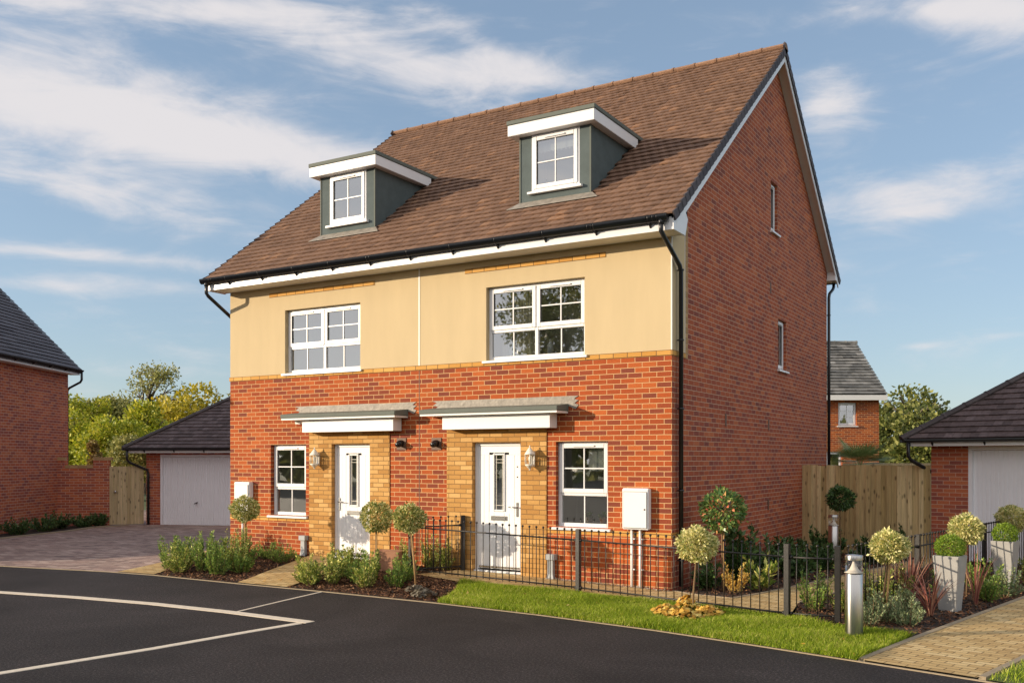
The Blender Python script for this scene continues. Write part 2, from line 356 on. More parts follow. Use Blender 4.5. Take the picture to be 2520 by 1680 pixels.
# asphalt
m, nt, b = newmat('asphalt'); tc = N(nt, 'ShaderNodeTexCoord')
n1 = N(nt, 'ShaderNodeTexNoise', i_Scale=42.0, i_Detail=5.0, i_Roughness=.8); n2 = N(nt, 'ShaderNodeTexNoise', i_Scale=.55, i_Detail=6.0, i_Roughness=.6, i_Distortion=.8)
n3 = N(nt, 'ShaderNodeTexVoronoi', i_Scale=170.0)
for q in (n1, n2, n3): nt.links.new(tc.outputs['Object'], q.inputs['Vector'])
r1 = ramp(nt, [(.3, (.006, .005, .005)), (.52, (.018, .015, .015)), (.70, (.10, .085, .08))]); nt.links.new(n1.outputs['Fac'], r1.inputs['Fac'])
mr = N(nt, 'ShaderNodeMapRange', i_1=.35, i_2=.72, i_3=.85, i_4=1.9); nt.links.new(n2.outputs['Fac'], mr.inputs[0])
sc = N(nt, 'ShaderNodeVectorMath', operation='SCALE'); nt.links.new(r1.outputs['Color'], sc.inputs[0]); nt.links.new(mr.outputs[0], sc.inputs['Scale'])
nt.links.new(sc.outputs[0], b.inputs['Base Color']); b.inputs['Roughness'].default_value = .8; b.inputs['Specular IOR Level'].default_value = .3
bp = N(nt, 'ShaderNodeBump', i_Strength=.7, i_Distance=.006); nt.links.new(n3.outputs['Distance'], bp.inputs['Height']); nt.links.new(bp.outputs['Normal'], b.inputs['Normal'])
M['asphalt'] = m
SKYSAT = .9; CLOUDC = (3.75, 3.58, 3.6, 1); SKYTINT = (1.11, 1.28, 1.50); SOUTH_FILL = (5.4, 5.15, 5.05, 1)
# ------------------------------------------------------------------ terrain
HX = [(-14, 0.0), (-11, .03), (-9.2, .17), (-8.8, .19), (-6, .15), (-4.4, .12), (-3.4, .10), (-2, .065), (0, .012), (1, 0), (50, 0)]
def gz(x, y):
    """ground rises a little from the road to the front wall"""
    if x <= HX[0][0] or y < -2.3: return 0.0
    for (a, ha), (b_, hb) in zip(HX, HX[1:]):
        if a <= x <= b_: H = ha + (hb - ha) * (x - a) / (b_ - a); break
    else: H = 0
    return H * min(1, (y + 2.3) / 2.2) * (1 if y < 1 else max(0, 1 - (y - 1) / 3))
def surface(name, poly, zo, mat, step=.45, uvrot=0.0, kind='structure', skirt=0.0):
    bm = bmesh.new()
    vs = [bm.verts.new((p[0], p[1], 0)) for p in poly]; bm.faces.new(vs)
    xs = [p[0] for p in poly]; ys = [p[1] for p in poly]
    for ax, lo, hi in ((0, min(xs), max(xs)), (1, min(ys), max(ys))):
        t = math.ceil(lo / step) * step
        while t < hi:
            co = [0, 0, 0]; no = [0, 0, 0]; co[ax] = t; no[ax] = 1
            bmesh.ops.bisect_plane(bm, geom=bm.verts[:] + bm.edges[:] + bm.faces[:], plane_co=co, plane_no=no)
            t += step
    bmesh.ops.triangulate(bm, faces=bm.faces[:])
    for v in bm.verts: v.co.z = gz(v.co.x, v.co.y) + zo
    for f in bm.faces:
        if f.normal.z < 0: f.normal_flip()
    me = bpy.data.meshes.new(name); bm.to_mesh(me); bm.free(); me.update()
    box_uv(me, uvrot)
    o = link_mesh(name, me, mat); tag(o, kind=kind)
    return o
def inpoly(x, y, poly):
    x = np.asarray(x); y = np.asarray(y); ins = np.zeros(x.shape, bool); n = len(poly)
    for i in range(n):
        (x1, y1), (x2, y2) = poly[i], poly[(i + 1) % n]
        c = ((y1 > y) != (y2 > y)) & (x < (x2 - x1) * (y - y1) / ((y2 - y1) or 1e-9) + x1)
        ins ^= c
    return ins
def scatter(poly, n):
    xs = [p[0] for p in poly]; ys = [p[1] for p in poly]; out = []
    got = 0
    while got < n:
        x = rng.uniform(min(xs), max(xs), n); y = rng.uniform(min(ys), max(ys), n)
        k = inpoly(x, y, poly); out.append(np.stack([x[k], y[k]], 1)); got += k.sum()
    return np.concatenate(out)[:n]
def gzv(P): return np.array([gz(x, y) for x, y in P])
def unit(n):
    v = rng.normal(size=(n, 3)); return v / np.linalg.norm(v, axis=1, keepdims=True)
def leaf_quads(P, D, size, asp=.45, jit=.6, fold=.25):
    """P points, D preferred directions -> diamond shaped leaves"""
    n = len(P); D = D + unit(n) * jit; D /= np.linalg.norm(D, axis=1, keepdims=True)
    W = np.cross(D, unit(n)); W /= np.linalg.norm(W, axis=1, keepdims=True) + 1e-9
    U = np.cross(D, W)
    s = (size * rng.uniform(.7, 1.25, n))[:, None]
    a = P; b = P + D * s * .45 + W * s * asp * .5 + U * s * fold * .3; c = P + D * s; d = P + D * s * .45 - W * s * asp * .5 + U * s * fold * .3
    return np.stack([a, b, c, d], 1).reshape(-1, 3)
def chips(name, poly, n, mat, smin=.02, smax=.055, flat=.35, zo=.012, kind='stuff', thick=0):
    P = scatter(poly, n); Z = gzv(P) + zo + np.abs(rng.normal(0, .008, n))
    a = rng.uniform(0, 6.28, n); L = rng.uniform(smin, smax, n); Wd = L * rng.uniform(.25, .55, n)
    u = np.stack([np.cos(a), np.sin(a), rng.normal(0, flat, n)], 1) * L[:, None] / 2
    w = np.stack([-np.sin(a), np.cos(a), rng.normal(0, flat, n)], 1) * Wd[:, None] / 2
    c = np.column_stack([P, Z])
    V = np.stack([c - u - w * .6, c + u * .8 - w, c + u + w * .7, c - u * .9 + w], 1)
    o = np_mesh(name, V, 4, mat); tag(o, kind=kind); return o
# ------------------------------------------------------------------ tiled slopes
def tiles(mb, O, U, V, s_len, L, Rr, gauge=.178, tw=.15, th=.02, bond=True, camber=.004, jit=.002, tilt=.015, skip=None):
    """O eave origin, U along the eave, V up the slope; L(s), Rr(s) give the limits along U at distance s up the slope"""
    O, U, V = Vector(O), Vector(U).normalized(), Vector(V).normalized(); Nn = U.cross(V).normalized()
    if Nn.z < 0: Nn = -Nn
    k = 0; s = 0.0
    while s < s_len - .01:
        g = min(gauge, s_len - s); l0, r0 = L(s), Rr(s); l1, r1 = L(s + g), Rr(s + g)
        a = math.floor(l0 / tw) * tw - (tw / 2 if (bond and k % 2) else 0)
        while a < r0:
            b = a + tw; x0, x1 = max(a, l0), min(b, r0)
            if x1 - x0 > .012:
                X0, X1 = min(max(a, l1), r1), max(min(b, r1), l1)
                if X1 <= X0: X0 = X1 = min(max((x0 + x1) / 2, l1), r1)
                dz = random.uniform(-jit, jit); lift = th + tilt * random.uniform(.7, 1.2); ds = random.uniform(-.004, .002); gap = .0018
                if not (skip and skip((x0 + x1) / 2, s + g / 2)):
                    m0 = (x0 + x1) / 2; m1 = (X0 + X1) / 2; e = .012
                    def P(x, ss, h): return tuple(O + U * x + V * ss + Nn * h)
                    tl = lift + dz
                    vs = [P(x0 + gap, s + ds, tl - camber), P(m0, s + ds, tl + camber), P(x1 - gap, s + ds, tl - camber),
                          P(X1 - gap, s + g + e, th * .25), P(m1, s + g + e, th * .25 + camber), P(X0 + gap, s + g + e, th * .25),
                          P(x0 + gap, s + ds, tl - th - camber), P(m0, s + ds, tl - th), P(x1 - gap, s + ds, tl - th - camber)]
                    mb.add(vs, [(0, 1, 4, 5), (1, 2, 3, 4), (6, 7, 1, 0), (7, 8, 2, 1), (8, 3, 2), (0, 5, 6)])
            a = b
        s += gauge; k += 1
def ridge_run(mb, A, B_, r=.11, seg=.45, flat=False):
    """half-round ridge / hip tiles in overlapping lengths from A to B"""
    A, B_ = Vector(A), Vector(B_); d = (B_ - A); Ln = d.length; d.normalize()
    side = d.cross(Vector((0, 0, 1))).normalized(); up = side.cross(d).normalized()
    n = max(1, round(Ln / seg)); sl = Ln / n
    for i in range(n):
        for (o0, o1, rr) in ((0, sl * .92, r), (sl * .92, sl, r * 1.12)):
            p0 = A + d * (i * sl + o0); p1 = A + d * (i * sl + o1); vs = []
            angs = [-78, -45, -15, 15, 45, 78]
            for p in (p0, p1):
                for a in angs:
                    vs.append(p + side * (math.sin(R(a)) * rr) + up * (math.cos(R(a)) * rr * .75 - .03))
                vs += [p + side * (math.sin(R(78)) * rr * .8) - up * .05, p - side * (math.sin(R(78)) * rr * .8) - up * .05]
            fs = [(j, (j + 1) % 8, 8 + (j + 1) % 8, 8 + j) for j in range(8)] + [tuple(range(8))[::-1], tuple(range(8, 16))]
            mb.add(vs, fs)
def half_gutter(mb, A, B_, r=.056, out=(0, -1, 0), seg=8, dz=1.0):
    """half-round gutter, open upwards, with wall thickness"""
    A, B_, out = Vector(A), Vector(B_), Vector(out); vs = []
    for p in (A, B_):
        for rr in (r, r * .86):
            for k in range(seg + 1):
                th = math.pi * k / seg
                vs.append(p + out * (math.cos(th) * rr) + Vector((0, 0, -math.sin(th) * rr * dz)))
    m = seg + 1; fs = []
    for k in range(seg):
        fs.append((k, k + 1, 2 * m + k + 1, 2 * m + k)); fs.append((m + k, 3 * m + k, 3 * m + k + 1, m + k + 1))
    fs += [(0, 2 * m, 3 * m, m), (seg, m + seg, 3 * m + seg, 2 * m + seg)]
    for b0 in (0, 2 * m): fs += [tuple(b0 + k for k in range(m)),]
    old = mb.sm; mb.sm = True; mb.add(vs, fs); mb.sm = old
# ------------------------------------------------------------------ windows in a wall that faces -y (local)
def window(parent, x0, x1, z0, z1, cols, split=None, y=.085, sill=True, sill_out=.05, bars=(1, 1), lowbars=(1, 0), room=1.6, vents=True, nm='window', mg=.25, rmat='roomwall'):
    """frame is the part; sashes, panes and sill its sub-parts"""
    fr = MB(); ft = .056; fd = .07
    fr.box(x0, x0 + ft, y, y + fd, z0, z1); fr.box(x1 - ft, x1, y, y + fd, z0, z1)
    fr.box(x0 + ft, x1 - ft, y, y + fd, z1 - ft, z1); fr.box(x0 + ft, x1 - ft, y, y + fd, z0, z0 + ft)
    W = (x1 - x0) / cols
    for c in range(1, cols): fr.box(x0 + W * c - .03, x0 + W * c + .03, y, y + fd, z0 + ft, z1 - ft)
    if split:
        for c in range(cols):
            a = x0 + W * c + (ft if c == 0 else .03); b = x0 + W * (c + 1) - (ft if c == cols - 1 else .03)
            fr.box(a, b, y, y + fd, split - .032, split + .032)
    w = fr.build(nm, M['white'], parent, bevel=.006)
    for c in range(cols):
        a = x0 + W * c + (ft - .022 if c == 0 else .008); b = x0 + W * (c + 1) - (ft - .022 if c == cols - 1 else .008)
        lo = (split + .012) if split else z0 + ft - .022; hi = z1 - ft + .022; st = .064
        sa = MB(); yy = y - .018; yd = y - .0015
        sa.box(a, a + st, yy, yd, lo, hi); sa.box(b - st, b, yy, yd, lo, hi)
        sa.box(a + st, b - st, yy, yd, hi - st, hi); sa.box(a + st, b - st, yy, yd, lo, lo + st)
        sa.build('sash', M['white'], w, bevel=.005)
        def pane(pa, pb, plo, phi, nb, yg):
            g = MB(); g.quad((pa, yg, plo), (pb, yg, plo), (pb, yg, phi), (pa, yg, phi)); g.build('pane', M['glass'], w)
            gb = MB()
            for i in range(nb[0]):
                xm = pa + (pb - pa) * (i + 1) / (nb[0] + 1); gb.box(xm - .009, xm + .009, yg - .012, yg - .002, plo, phi)
            for i in range(nb[1]):
                zm = plo + (phi - plo) * (i + 1) / (nb[1] + 1)
                xs = [pa] + [pa + (pb - pa) * (k + 1) / (nb[0] + 1) for k in range(nb[0])] + [pb]
                for k in range(len(xs) - 1):
                    gb.box(xs[k] + (.009 if k else 0), xs[k + 1] - (.009 if k < len(xs) - 2 else 0), yg - .012, yg - .002, zm - .009, zm + .009)
            if gb.f: gb.build('glazing_bar', M['white'], w)
        pane(a + st, b - st, lo + st, hi - st, bars, y + .012)
        if vents:
            v = MB(); vx = (a + b) / 2; vw = min(.36, (b - a) * .5)
            v.box(vx - vw / 2, vx + vw / 2, yy - .020, yy - .001, hi - st + .020, hi - st + .040)
            v.build('trickle_vent', M['white'], w)
        if split:
            a2 = x0 + W * c + (ft if c == 0 else .03); b2 = x0 + W * (c + 1) - (ft if c == cols - 1 else .03)
            pane(a2, b2, z0 + ft, split - .032, lowbars, y + .03)
    if sill:
        s = MB(); s.prism([(x0 - .05, -sill_out, z0 - .045), (x0 - .05, -sill_out, z0 - .012), (x0 - .05, y + .01, z0 + .003), (x0 - .05, y + .01, z0 - .045)], (x1 - x0 + .1, 0, 0))
        s.build('sill', M['white'], w)
    if room:
        r = MB(); a, b, c, d, e = x0 - mg, x1 + mg, y + .075, y + room, z0 - .35; t = z1 + .15
        r.quad((a, d, e), (b, d, e), (b, d, t), (a, d, t)); r.quad((a, c, e), (a, d, e), (a, d, t), (a, c, t)); r.quad((b, c, e), (b, c, t), (b, d, t), (b, d, e))
        r.quad((a, c, t), (a, d, t), (b, d, t), (b, c, t)); r.quad((a, c, e), (b, c, e), (b, d, e), (a, d, e))
        # reveal strip between frame and room
        r.sheet(lambda x, z, dd: (x, c + dd, z), a, b, e, t, [(x0, x1, z0, z1)], 0.0)
        r.build('room_interior', M[rmat], w)
    return w
# ------------------------------------------------------------------ plants
def topiary(x, y, zc, rad, label, group, mat='varieg', n=2600, leaf=.042, stake=False, base=None, lean=(0, 0), squash=.92, cat='topiary'):
    z0 = gz(x, y) if base is None else base
    t = thing('topiary_tree', label, cat, (x, y, z0), 0, group)
    h = zc - z0; lx, ly = lean
    m = MB(); m.tube([(0, 0, -.05), (.006, .004, h * .3), (lx * .6 - .004, ly * .6, h * .6), (lx, ly, h)], [.014, .013, .012, .010], 7); m.build('trunk', M['bark'], t)
    if stake: m = MB(); m.tube([(.035, -.02, -.05), (.03 + lx * .7, -.025 + ly * .7, h * .78)], .011, 6); m.build('stake', M['stake'], t)
    n = int(n * 1.45); d = unit(n); lob = 1 + .13 * np.sin(d[:, 0] * 5 + x * 3) * np.cos(d[:, 1] * 4 + y) + .06 * np.sin(d[:, 2] * 9 + d[:, 0] * 7)
    r = rad * lob * np.where(rng.random(n) < .8, rng.uniform(.80, 1.0, n), rng.uniform(.35, .85, n)) * np.where(rng.random(n) < .035, rng.uniform(1.05, 1.18, n), 1.0)
    P = d * r[:, None] * np.array([1, 1, squash]) + np.array([lx, ly, h])
    np_mesh('crown', leaf_quads(P, d, leaf, .5, .75), 4, M[mat], t)
    return t
def shrub(x, y, hgt, spread, label, group=None, mat='shrub', stems=14, per=34, leaf=.04, name='shrub', z=None, fl=.55, asp=.4, up=.6, cat='shrub', lift=0.0):
    """many upright shoots clothed with leaves"""
    z0 = gz(x, y) if z is None else z
    t = thing(name, label, cat, (x, y, z0), 0, group); st = MB(); L = []
    stems = int(stems * 1.5); per = int(per * 1.3); spread *= 1.12
    for i in range(stems):
        a = random.uniform(0, 6.28); r0 = spread * .25 * random.random() ** .5; rr = spread * random.uniform(.25, 1.0) ** .8
        H = hgt * (1 - .38 * (rr / spread) ** 2) * random.choice((.62, .8, .95, 1.1, 1.28)) * random.uniform(.9, 1.08)
        p0 = np.array([r0 * math.cos(a), r0 * math.sin(a), 0]); p1 = np.array([rr * .75 * math.cos(a), rr * .75 * math.sin(a), H * .5]); p2 = np.array([rr * math.cos(a + .1), rr * math.sin(a + .1), H])
        st.tube([tuple(p0 - [0, 0, .03]), tuple(p1), tuple(p2)], [.006, .004, .002], 4, cap=False)
        tt = rng.uniform(.12 + lift, 1, per); c = ((1 - tt) ** 2)[:, None] * p0 + (2 * tt * (1 - tt))[:, None] * p1 + (tt ** 2)[:, None] * p2
        ax = (p2 - p0) / np.linalg.norm(p2 - p0); d = unit(per); d[:, 2] *= .6
        L.append(leaf_quads(c + d * .008, d * fl + ax * up, leaf, asp, .35))
    st.build('stem', M['bark'], t); np_mesh('foliage', np.concatenate(L), 4, M[mat], t)
    return t
def flax(x, y, hgt, n, label, group, spread=.9):
    z0 = gz(x, y); t = thing('flax_plant', label, 'flax plant', (x, y, z0), 0, group); q = []
    for i in range(n):
        a = random.uniform(0, 6.28); L = hgt * random.uniform(.6, 1.1); bend = random.uniform(.15, 1.0) * spread; w = random.uniform(.007, .014)
        d = np.array([math.cos(a), math.sin(a), 0]); s = np.array([-math.sin(a), math.cos(a), 0]); K = 5; pr_ = []
        for k in range(K + 1):
            f = k / K; p = d * (bend * L * (f ** 1.5) * .8 + .02) + np.array([0, 0, L * (f - .32 * bend * f * f)]); ww = w * (1 - f ** 2 * .9) * (.5 + f if f < .5 else 1)
            pr_.append((p - s * ww, p + s * ww))
        for k in range(K): q += [pr_[k][0], pr_[k][1], pr_[k + 1][1], pr_[k + 1][0]]
    V = np.array(q); me = bpy.data.meshes.new('leaf_blades'); nq = len(V) // 4
    o = np_mesh('leaf_blades', V, 4, M['phorm'], t)
    bm = bmesh.new(); bm.from_mesh(o.data); bmesh.ops.remove_doubles(bm, verts=bm.verts[:], dist=1e-4); bm.to_mesh(o.data); bm.free()
    return t
def rosette(x, y, rad, hgt, label, group, mat='heuch', n=90, name='heuchera', cat='foliage plant', leaf=.085):
    z0 = gz(x, y) + .01; t = thing(name, label, cat, (x, y, z0), 0, group)
    a = rng.uniform(0, 6.28, n); r = rad * rng.random(n) ** .6; z = hgt * (1 - (r / rad) ** 2 * .6) * rng.uniform(.6, 1, n)
    V = []; K = 7
    for i in range(n):
        c = np.array([r[i] * math.cos(a[i]), r[i] * math.sin(a[i]), z[i]]); L = leaf * random.uniform(.6, 1.15)
        nrm = np.array([math.cos(a[i]) * .5 + random.uniform(-.4, .4), math.sin(a[i]) * .5 + random.uniform(-.4, .4), 1.0]); nrm /= np.linalg.norm(nrm)
        u = np.cross(nrm, [0, 1, .1]); u /= np.linalg.norm(u); w = np.cross(nrm, u)
        for k in range(K):
            th = 6.283 * k / K + a[i]; V.append(c + (u * math.cos(th) + w * math.sin(th)) * L / 2 * (1 if k % 2 else .78) + nrm * .012 * math.sin(3 * th))
    np_mesh('leaves', V, K, M[mat], t)
    m = MB()
    for i in range(0, n, 5): m.tube([(0, 0, -.02), (r[i] * math.cos(a[i]) * .8, r[i] * math.sin(a[i]) * .8, z[i] * .9)], .003, 4, False)
    m.build('stem', M['bark'], t)
    return t
def tree(x, y, hgt, crown_r, label, mat, group='trees behind the houses', trunk=.2, n=5200, leaf=.2, dens=1.6, squash=1.0, base_f=.3, sparse=False, blobs=16, z=0, limbs=9, shape='round', name='broadleaf_tree', cat='tree'):
    t = thing(name, label, cat, (x, y, z), 0, group); tr = MB(); ends = []
    cz = hgt - crown_r * squash
    def keep(p):
        v = p - Vector((0, 0, cz)); L = v.length
        return p if L < crown_r * .86 or v.z < 0 else Vector((0, 0, cz)) + v * (crown_r * .86 / L)
    tr.tube([(0, 0, -.3), (.1 * trunk, 0, hgt * .25), (-.3 * trunk, .3 * trunk, hgt * .55), (0, 0, hgt * .8)], [trunk, trunk * .8, trunk * .5, trunk * .1], 8)
    for i in range(limbs):
        a = 6.28 * i / limbs * 2.39 + random.random(); zz = hgt * random.uniform(base_f, .72); el = random.uniform(.35, 1.1); Ln = crown_r * random.uniform(.65, .98)
        p0 = Vector((0, 0, zz)); d = Vector((math.cos(a) * math.cos(el), math.sin(a) * math.cos(el), math.sin(el)))
        p1 = keep(p0 + d * Ln * .5 + Vector((0, 0, .1))); p2 = keep(p0 + d * Ln * .95 + Vector((0, 0, Ln * .15)))
        tr.tube([p0, p1, p2], [trunk * .35, trunk * .2, trunk * .05], 5); ends += [p1, p2]
        for j in range(4 if sparse else 2):
            b = a + random.uniform(-1.1, 1.1); e2 = el + random.uniform(-.3, .6); q = p1 + Vector((math.cos(b) * math.cos(e2), math.sin(b) * math.cos(e2), math.sin(e2))) * Ln * random.uniform(.4, .7); q = keep(q)
            tr.tube([p1, (p1 + q) / 2 + Vector((0, 0, .08)), q], [trunk * .14, trunk * .08, trunk * .025], 4); ends.append(q)
    tr.build('trunk', M['treebark'], t)
    C = []
    for i in range(blobs):
        if shape == 'cone':
            f = random.random(); rr = crown_r * (1 - f) * .9; a = random.uniform(0, 6.28); C.append(((rr * math.cos(a), rr * math.sin(a), hgt * (base_f + (1 - base_f) * f) - .2), crown_r * (.28 + .3 * (1 - f))))
        elif i < len(ends) and sparse: C.append((tuple(random.choice(ends)), crown_r * random.uniform(.16, .3)))
        else:
            d = unit(1)[0]; q = random.uniform(.45, .78)
            C.append(((d[0] * crown_r * q, d[1] * crown_r * q, cz + d[2] * crown_r * q * squash), crown_r * random.uniform(.24, .42)))
    if not sparse and shape != 'cone': C.append(((0, 0, cz), crown_r * .6))
    tot = sum(c[1] ** 2 for c in C); P = []; D = []
    for c, r in C:
        k = max(12, int(n * dens * r * r / tot)); d = unit(k); rr = r * rng.uniform(.55 if not sparse else .1, 1.08, k)
        P.append(np.array(c) + d * rr[:, None] * np.array([1, 1, .85])); D.append(d)
    np_mesh('crown', leaf_quads(np.concatenate(P), np.concatenate(D), leaf, .7, .9), 4, M[mat], t)
    return t
# ================================================================== the pair of houses
HW, HD = 8.8875, 9.6
YEL = -.4                       # eave overhang to the front
TP = .767                       # roof pitch (rise over run)
ca = math.cos(math.atan(TP)); sa_ = math.sin(math.atan(TP))
H = thing('semi_detached_house', 'pair of joined brick houses with cream upper walls and a brown roof with dormers', 'house', (0, 0, 0))
def roofz(y): return 5.25 + TP * (y + .45)
UW = [(-7.47, -5.70, 3.462, 4.61), (-3.12, -1.375, 3.462, 4.62)]
GW = [(-7.83, -6.96, .88, 2.165), (-1.865, -.995, .88, 2.165)]
PIER = [(-6.87, -5.05), (-3.87, -2.02)]
DOOR = [(-6.34, -5.475), (-3.375, -2.475)]
F = lambda y0: (lambda x, z, d: (x, y0 + d, z))
m = MB(); m.sheet(F(0), -HW, 0, -.4, 3.375, GW, .09)
# door openings and porch surround zones are cut away
m = MB()
holes = GW + [(a, b, -.5, 2.372) for a, b in PIER]
xs = [-HW, 0]
m.sheet(F(0), -HW, 0, -.4, 3.375, holes, 0)
for (a, b, c, d) in GW:
    P = F(0)
    m.quad(P(a, c, 0), P(a, d, 0), P(a, d, .16), P(a, c, .16)); m.quad(P(b, c, 0), P(b, c, .16), P(b, d, .16), P(b, d, 0))
    m.quad(P(a, d, 0), P(b, d, 0), P(b, d, .16), P(a, d, .16)); m.quad(P(a, c, 0), P(a, c, .16), P(b, c, .16), P(b, c, 0))
m.build('front_wall', M['red'], H)
m = MB()
m.quad((0, 9.6, -.4), (0, 9.6, 3.375), (0, 0, 3.375), (0, 0, -.4)) if False else None
GH = [(5.03, 5.50, 6.19, 7.13), (5.52, 6.12, 3.63, 4.60)]
G = lambda x0: (lambda y, z, d: (x0 - d, y, z))
m.sheet(G(0), 0, .62, -.4, 3.375); m.sheet(G(0), .62, HD, -.4, 5.3, [GH[1]], .16)
# gable above: strips under the sloping roof, upper window cut out
ys = sorted({.62, 1.5, 2.5, 3.5, 4.4, GH[0][0], GH[0][1], 5.3, 6.2, 7.2, 8.2, 9.0, HD})
def gtop(y): return min(roofz(y), 5.25 + TP * 5.75 - TP * (y - 5.3)) - .10
for a, b in zip(ys, ys[1:]):
    if abs(a - GH[0][0]) < 1e-6 or (GH[0][0] < a and b <= GH[0][1] + 1e-6):
        m.poly([(0, a, 5.3), (0, b, 5.3), (0, b, GH[0][2]), (0, a, GH[0][2])]); m.poly([(0, a, GH[0][3]), (0, b, GH[0][3]), (0, b, gtop(b)), (0, a, gtop(a))])
    else: m.poly([(0, a, 5.3), (0, b, 5.3), (0, b, gtop(b)), (0, a, gtop(a))])
a, b, c, d = GH[0]; P = G(0)
m.quad(P(a, c, 0), P(a, d, 0), P(a, d, .16), P(a, c, .16)); m.quad(P(b, c, 0), P(b, c, .16), P(b, d, .16), P(b, d, 0))
m.quad(P(a, d, 0), P(b, d, 0), P(b, d, .16), P(a, d, .16)); m.quad(P(a, c, 0), P(a, c, .16), P(b, c, .16), P(b, c, 0))
m.build('gable_wall', M['red_gable'], H)
m = MB(); m.poly([(-HW, 0, -.4), (-HW, HD, -.4), (-HW, HD, gtop(HD)), (-HW, 5.3, gtop(5.3)), (-HW, 0, 5.3)]); m.quad((0, HD, -.4), (-HW, HD, -.4), (-HW, HD, 6.1), (0, HD, 6.1))
m.build('rear_wall', M['red_gable'], H)
m = MB(); m.sheet(F(0), -HW, 0, 3.45, 5.2, UW, .16); m.sheet(G(0), 0, .52, 3.45, 5.3); m.build('render_panel', M['render'], H)
m = MB(); m.box(-.05, .008, .52, .62, 3.375, 5.34); m.build('corner_bricks', M['buff_side'], H)
m = MB(); m.box(-HW - .012, .012, -.014, .05, 3.375, 3.45); m.box(-.04, .012, .05, .52, 3.375, 3.45); m.build('string_course', M['yellow_strip'], H)
for a, b in ((-7.86, -5.38), (-3.52, -1.03)): m = MB(); m.box(a, b, -.009, .05, 4.875, 4.95); m.build('head_course', M['yellow_strip'], H)
for a, b in ((-HW, -6.87), (-2.02, 0)): m = MB(); m.box(a if a > -8 else a - .002, b if b < 0 else .002, -.003, .03, .775, .85); m.build('sill_course', M['yellow_strip'], H)
m = MB(); m.box(-.03, .0035, .03, .35, .775, .85); m.build('sill_course', M['yellow_strip'], H)
for (a, b), (c, d) in zip(PIER, DOOR):
    m = MB(); m.sheet(F(-.016), a, b, -.4, 2.372, [(c, d, -.5, 2.165)], .13)
    m.quad((a, -.016, -.4), (a, -.016, 2.372), (a, .02, 2.372), (a, .02, -.4)); m.quad((b, -.016, -.4), (b, .02, -.4), (b, .02, 2.372), (b, -.016, 2.372))
    m.build('porch_surround', M['yellow'], H)
m = MB(); m.box(-4.441, -4.429, -.003, .02, .2, 3.375); m.build('movement_joint', M['brown'], H)
m = MB(); m.box(-4.447, -4.423, -.006, .02, 3.45, 5.15); m.build('render_bead', M['white_matt'], H)
m = MB(); m.box(-.012, .006, -.005, .012, 3.45, 5.15); m.box(-.002, .006, .508, .52, 3.45, 5.2); m.build('render_bead', M['white_matt'], H)
for i, (a, b, c, d) in enumerate(UW): window(H, a, b, c, d, 2, split=3.93, room=.9)
for a, b, c, d in GW: window(H, a, b, c, d, 1, split=1.38, room=1.1)
def xf_tree(o, Mx):
    o.data.transform(Mx); o.data.update()
    for ch in o.children: xf_tree(ch, Mx)
Mg = Matrix.Rotation(R(90), 4, 'Z')
for a, b, c, d in GH:
    w = window(H, a, b, c, d, 1, split=None, bars=(0, 0), y=.07, room=1.0); xf_tree(w, Mg)
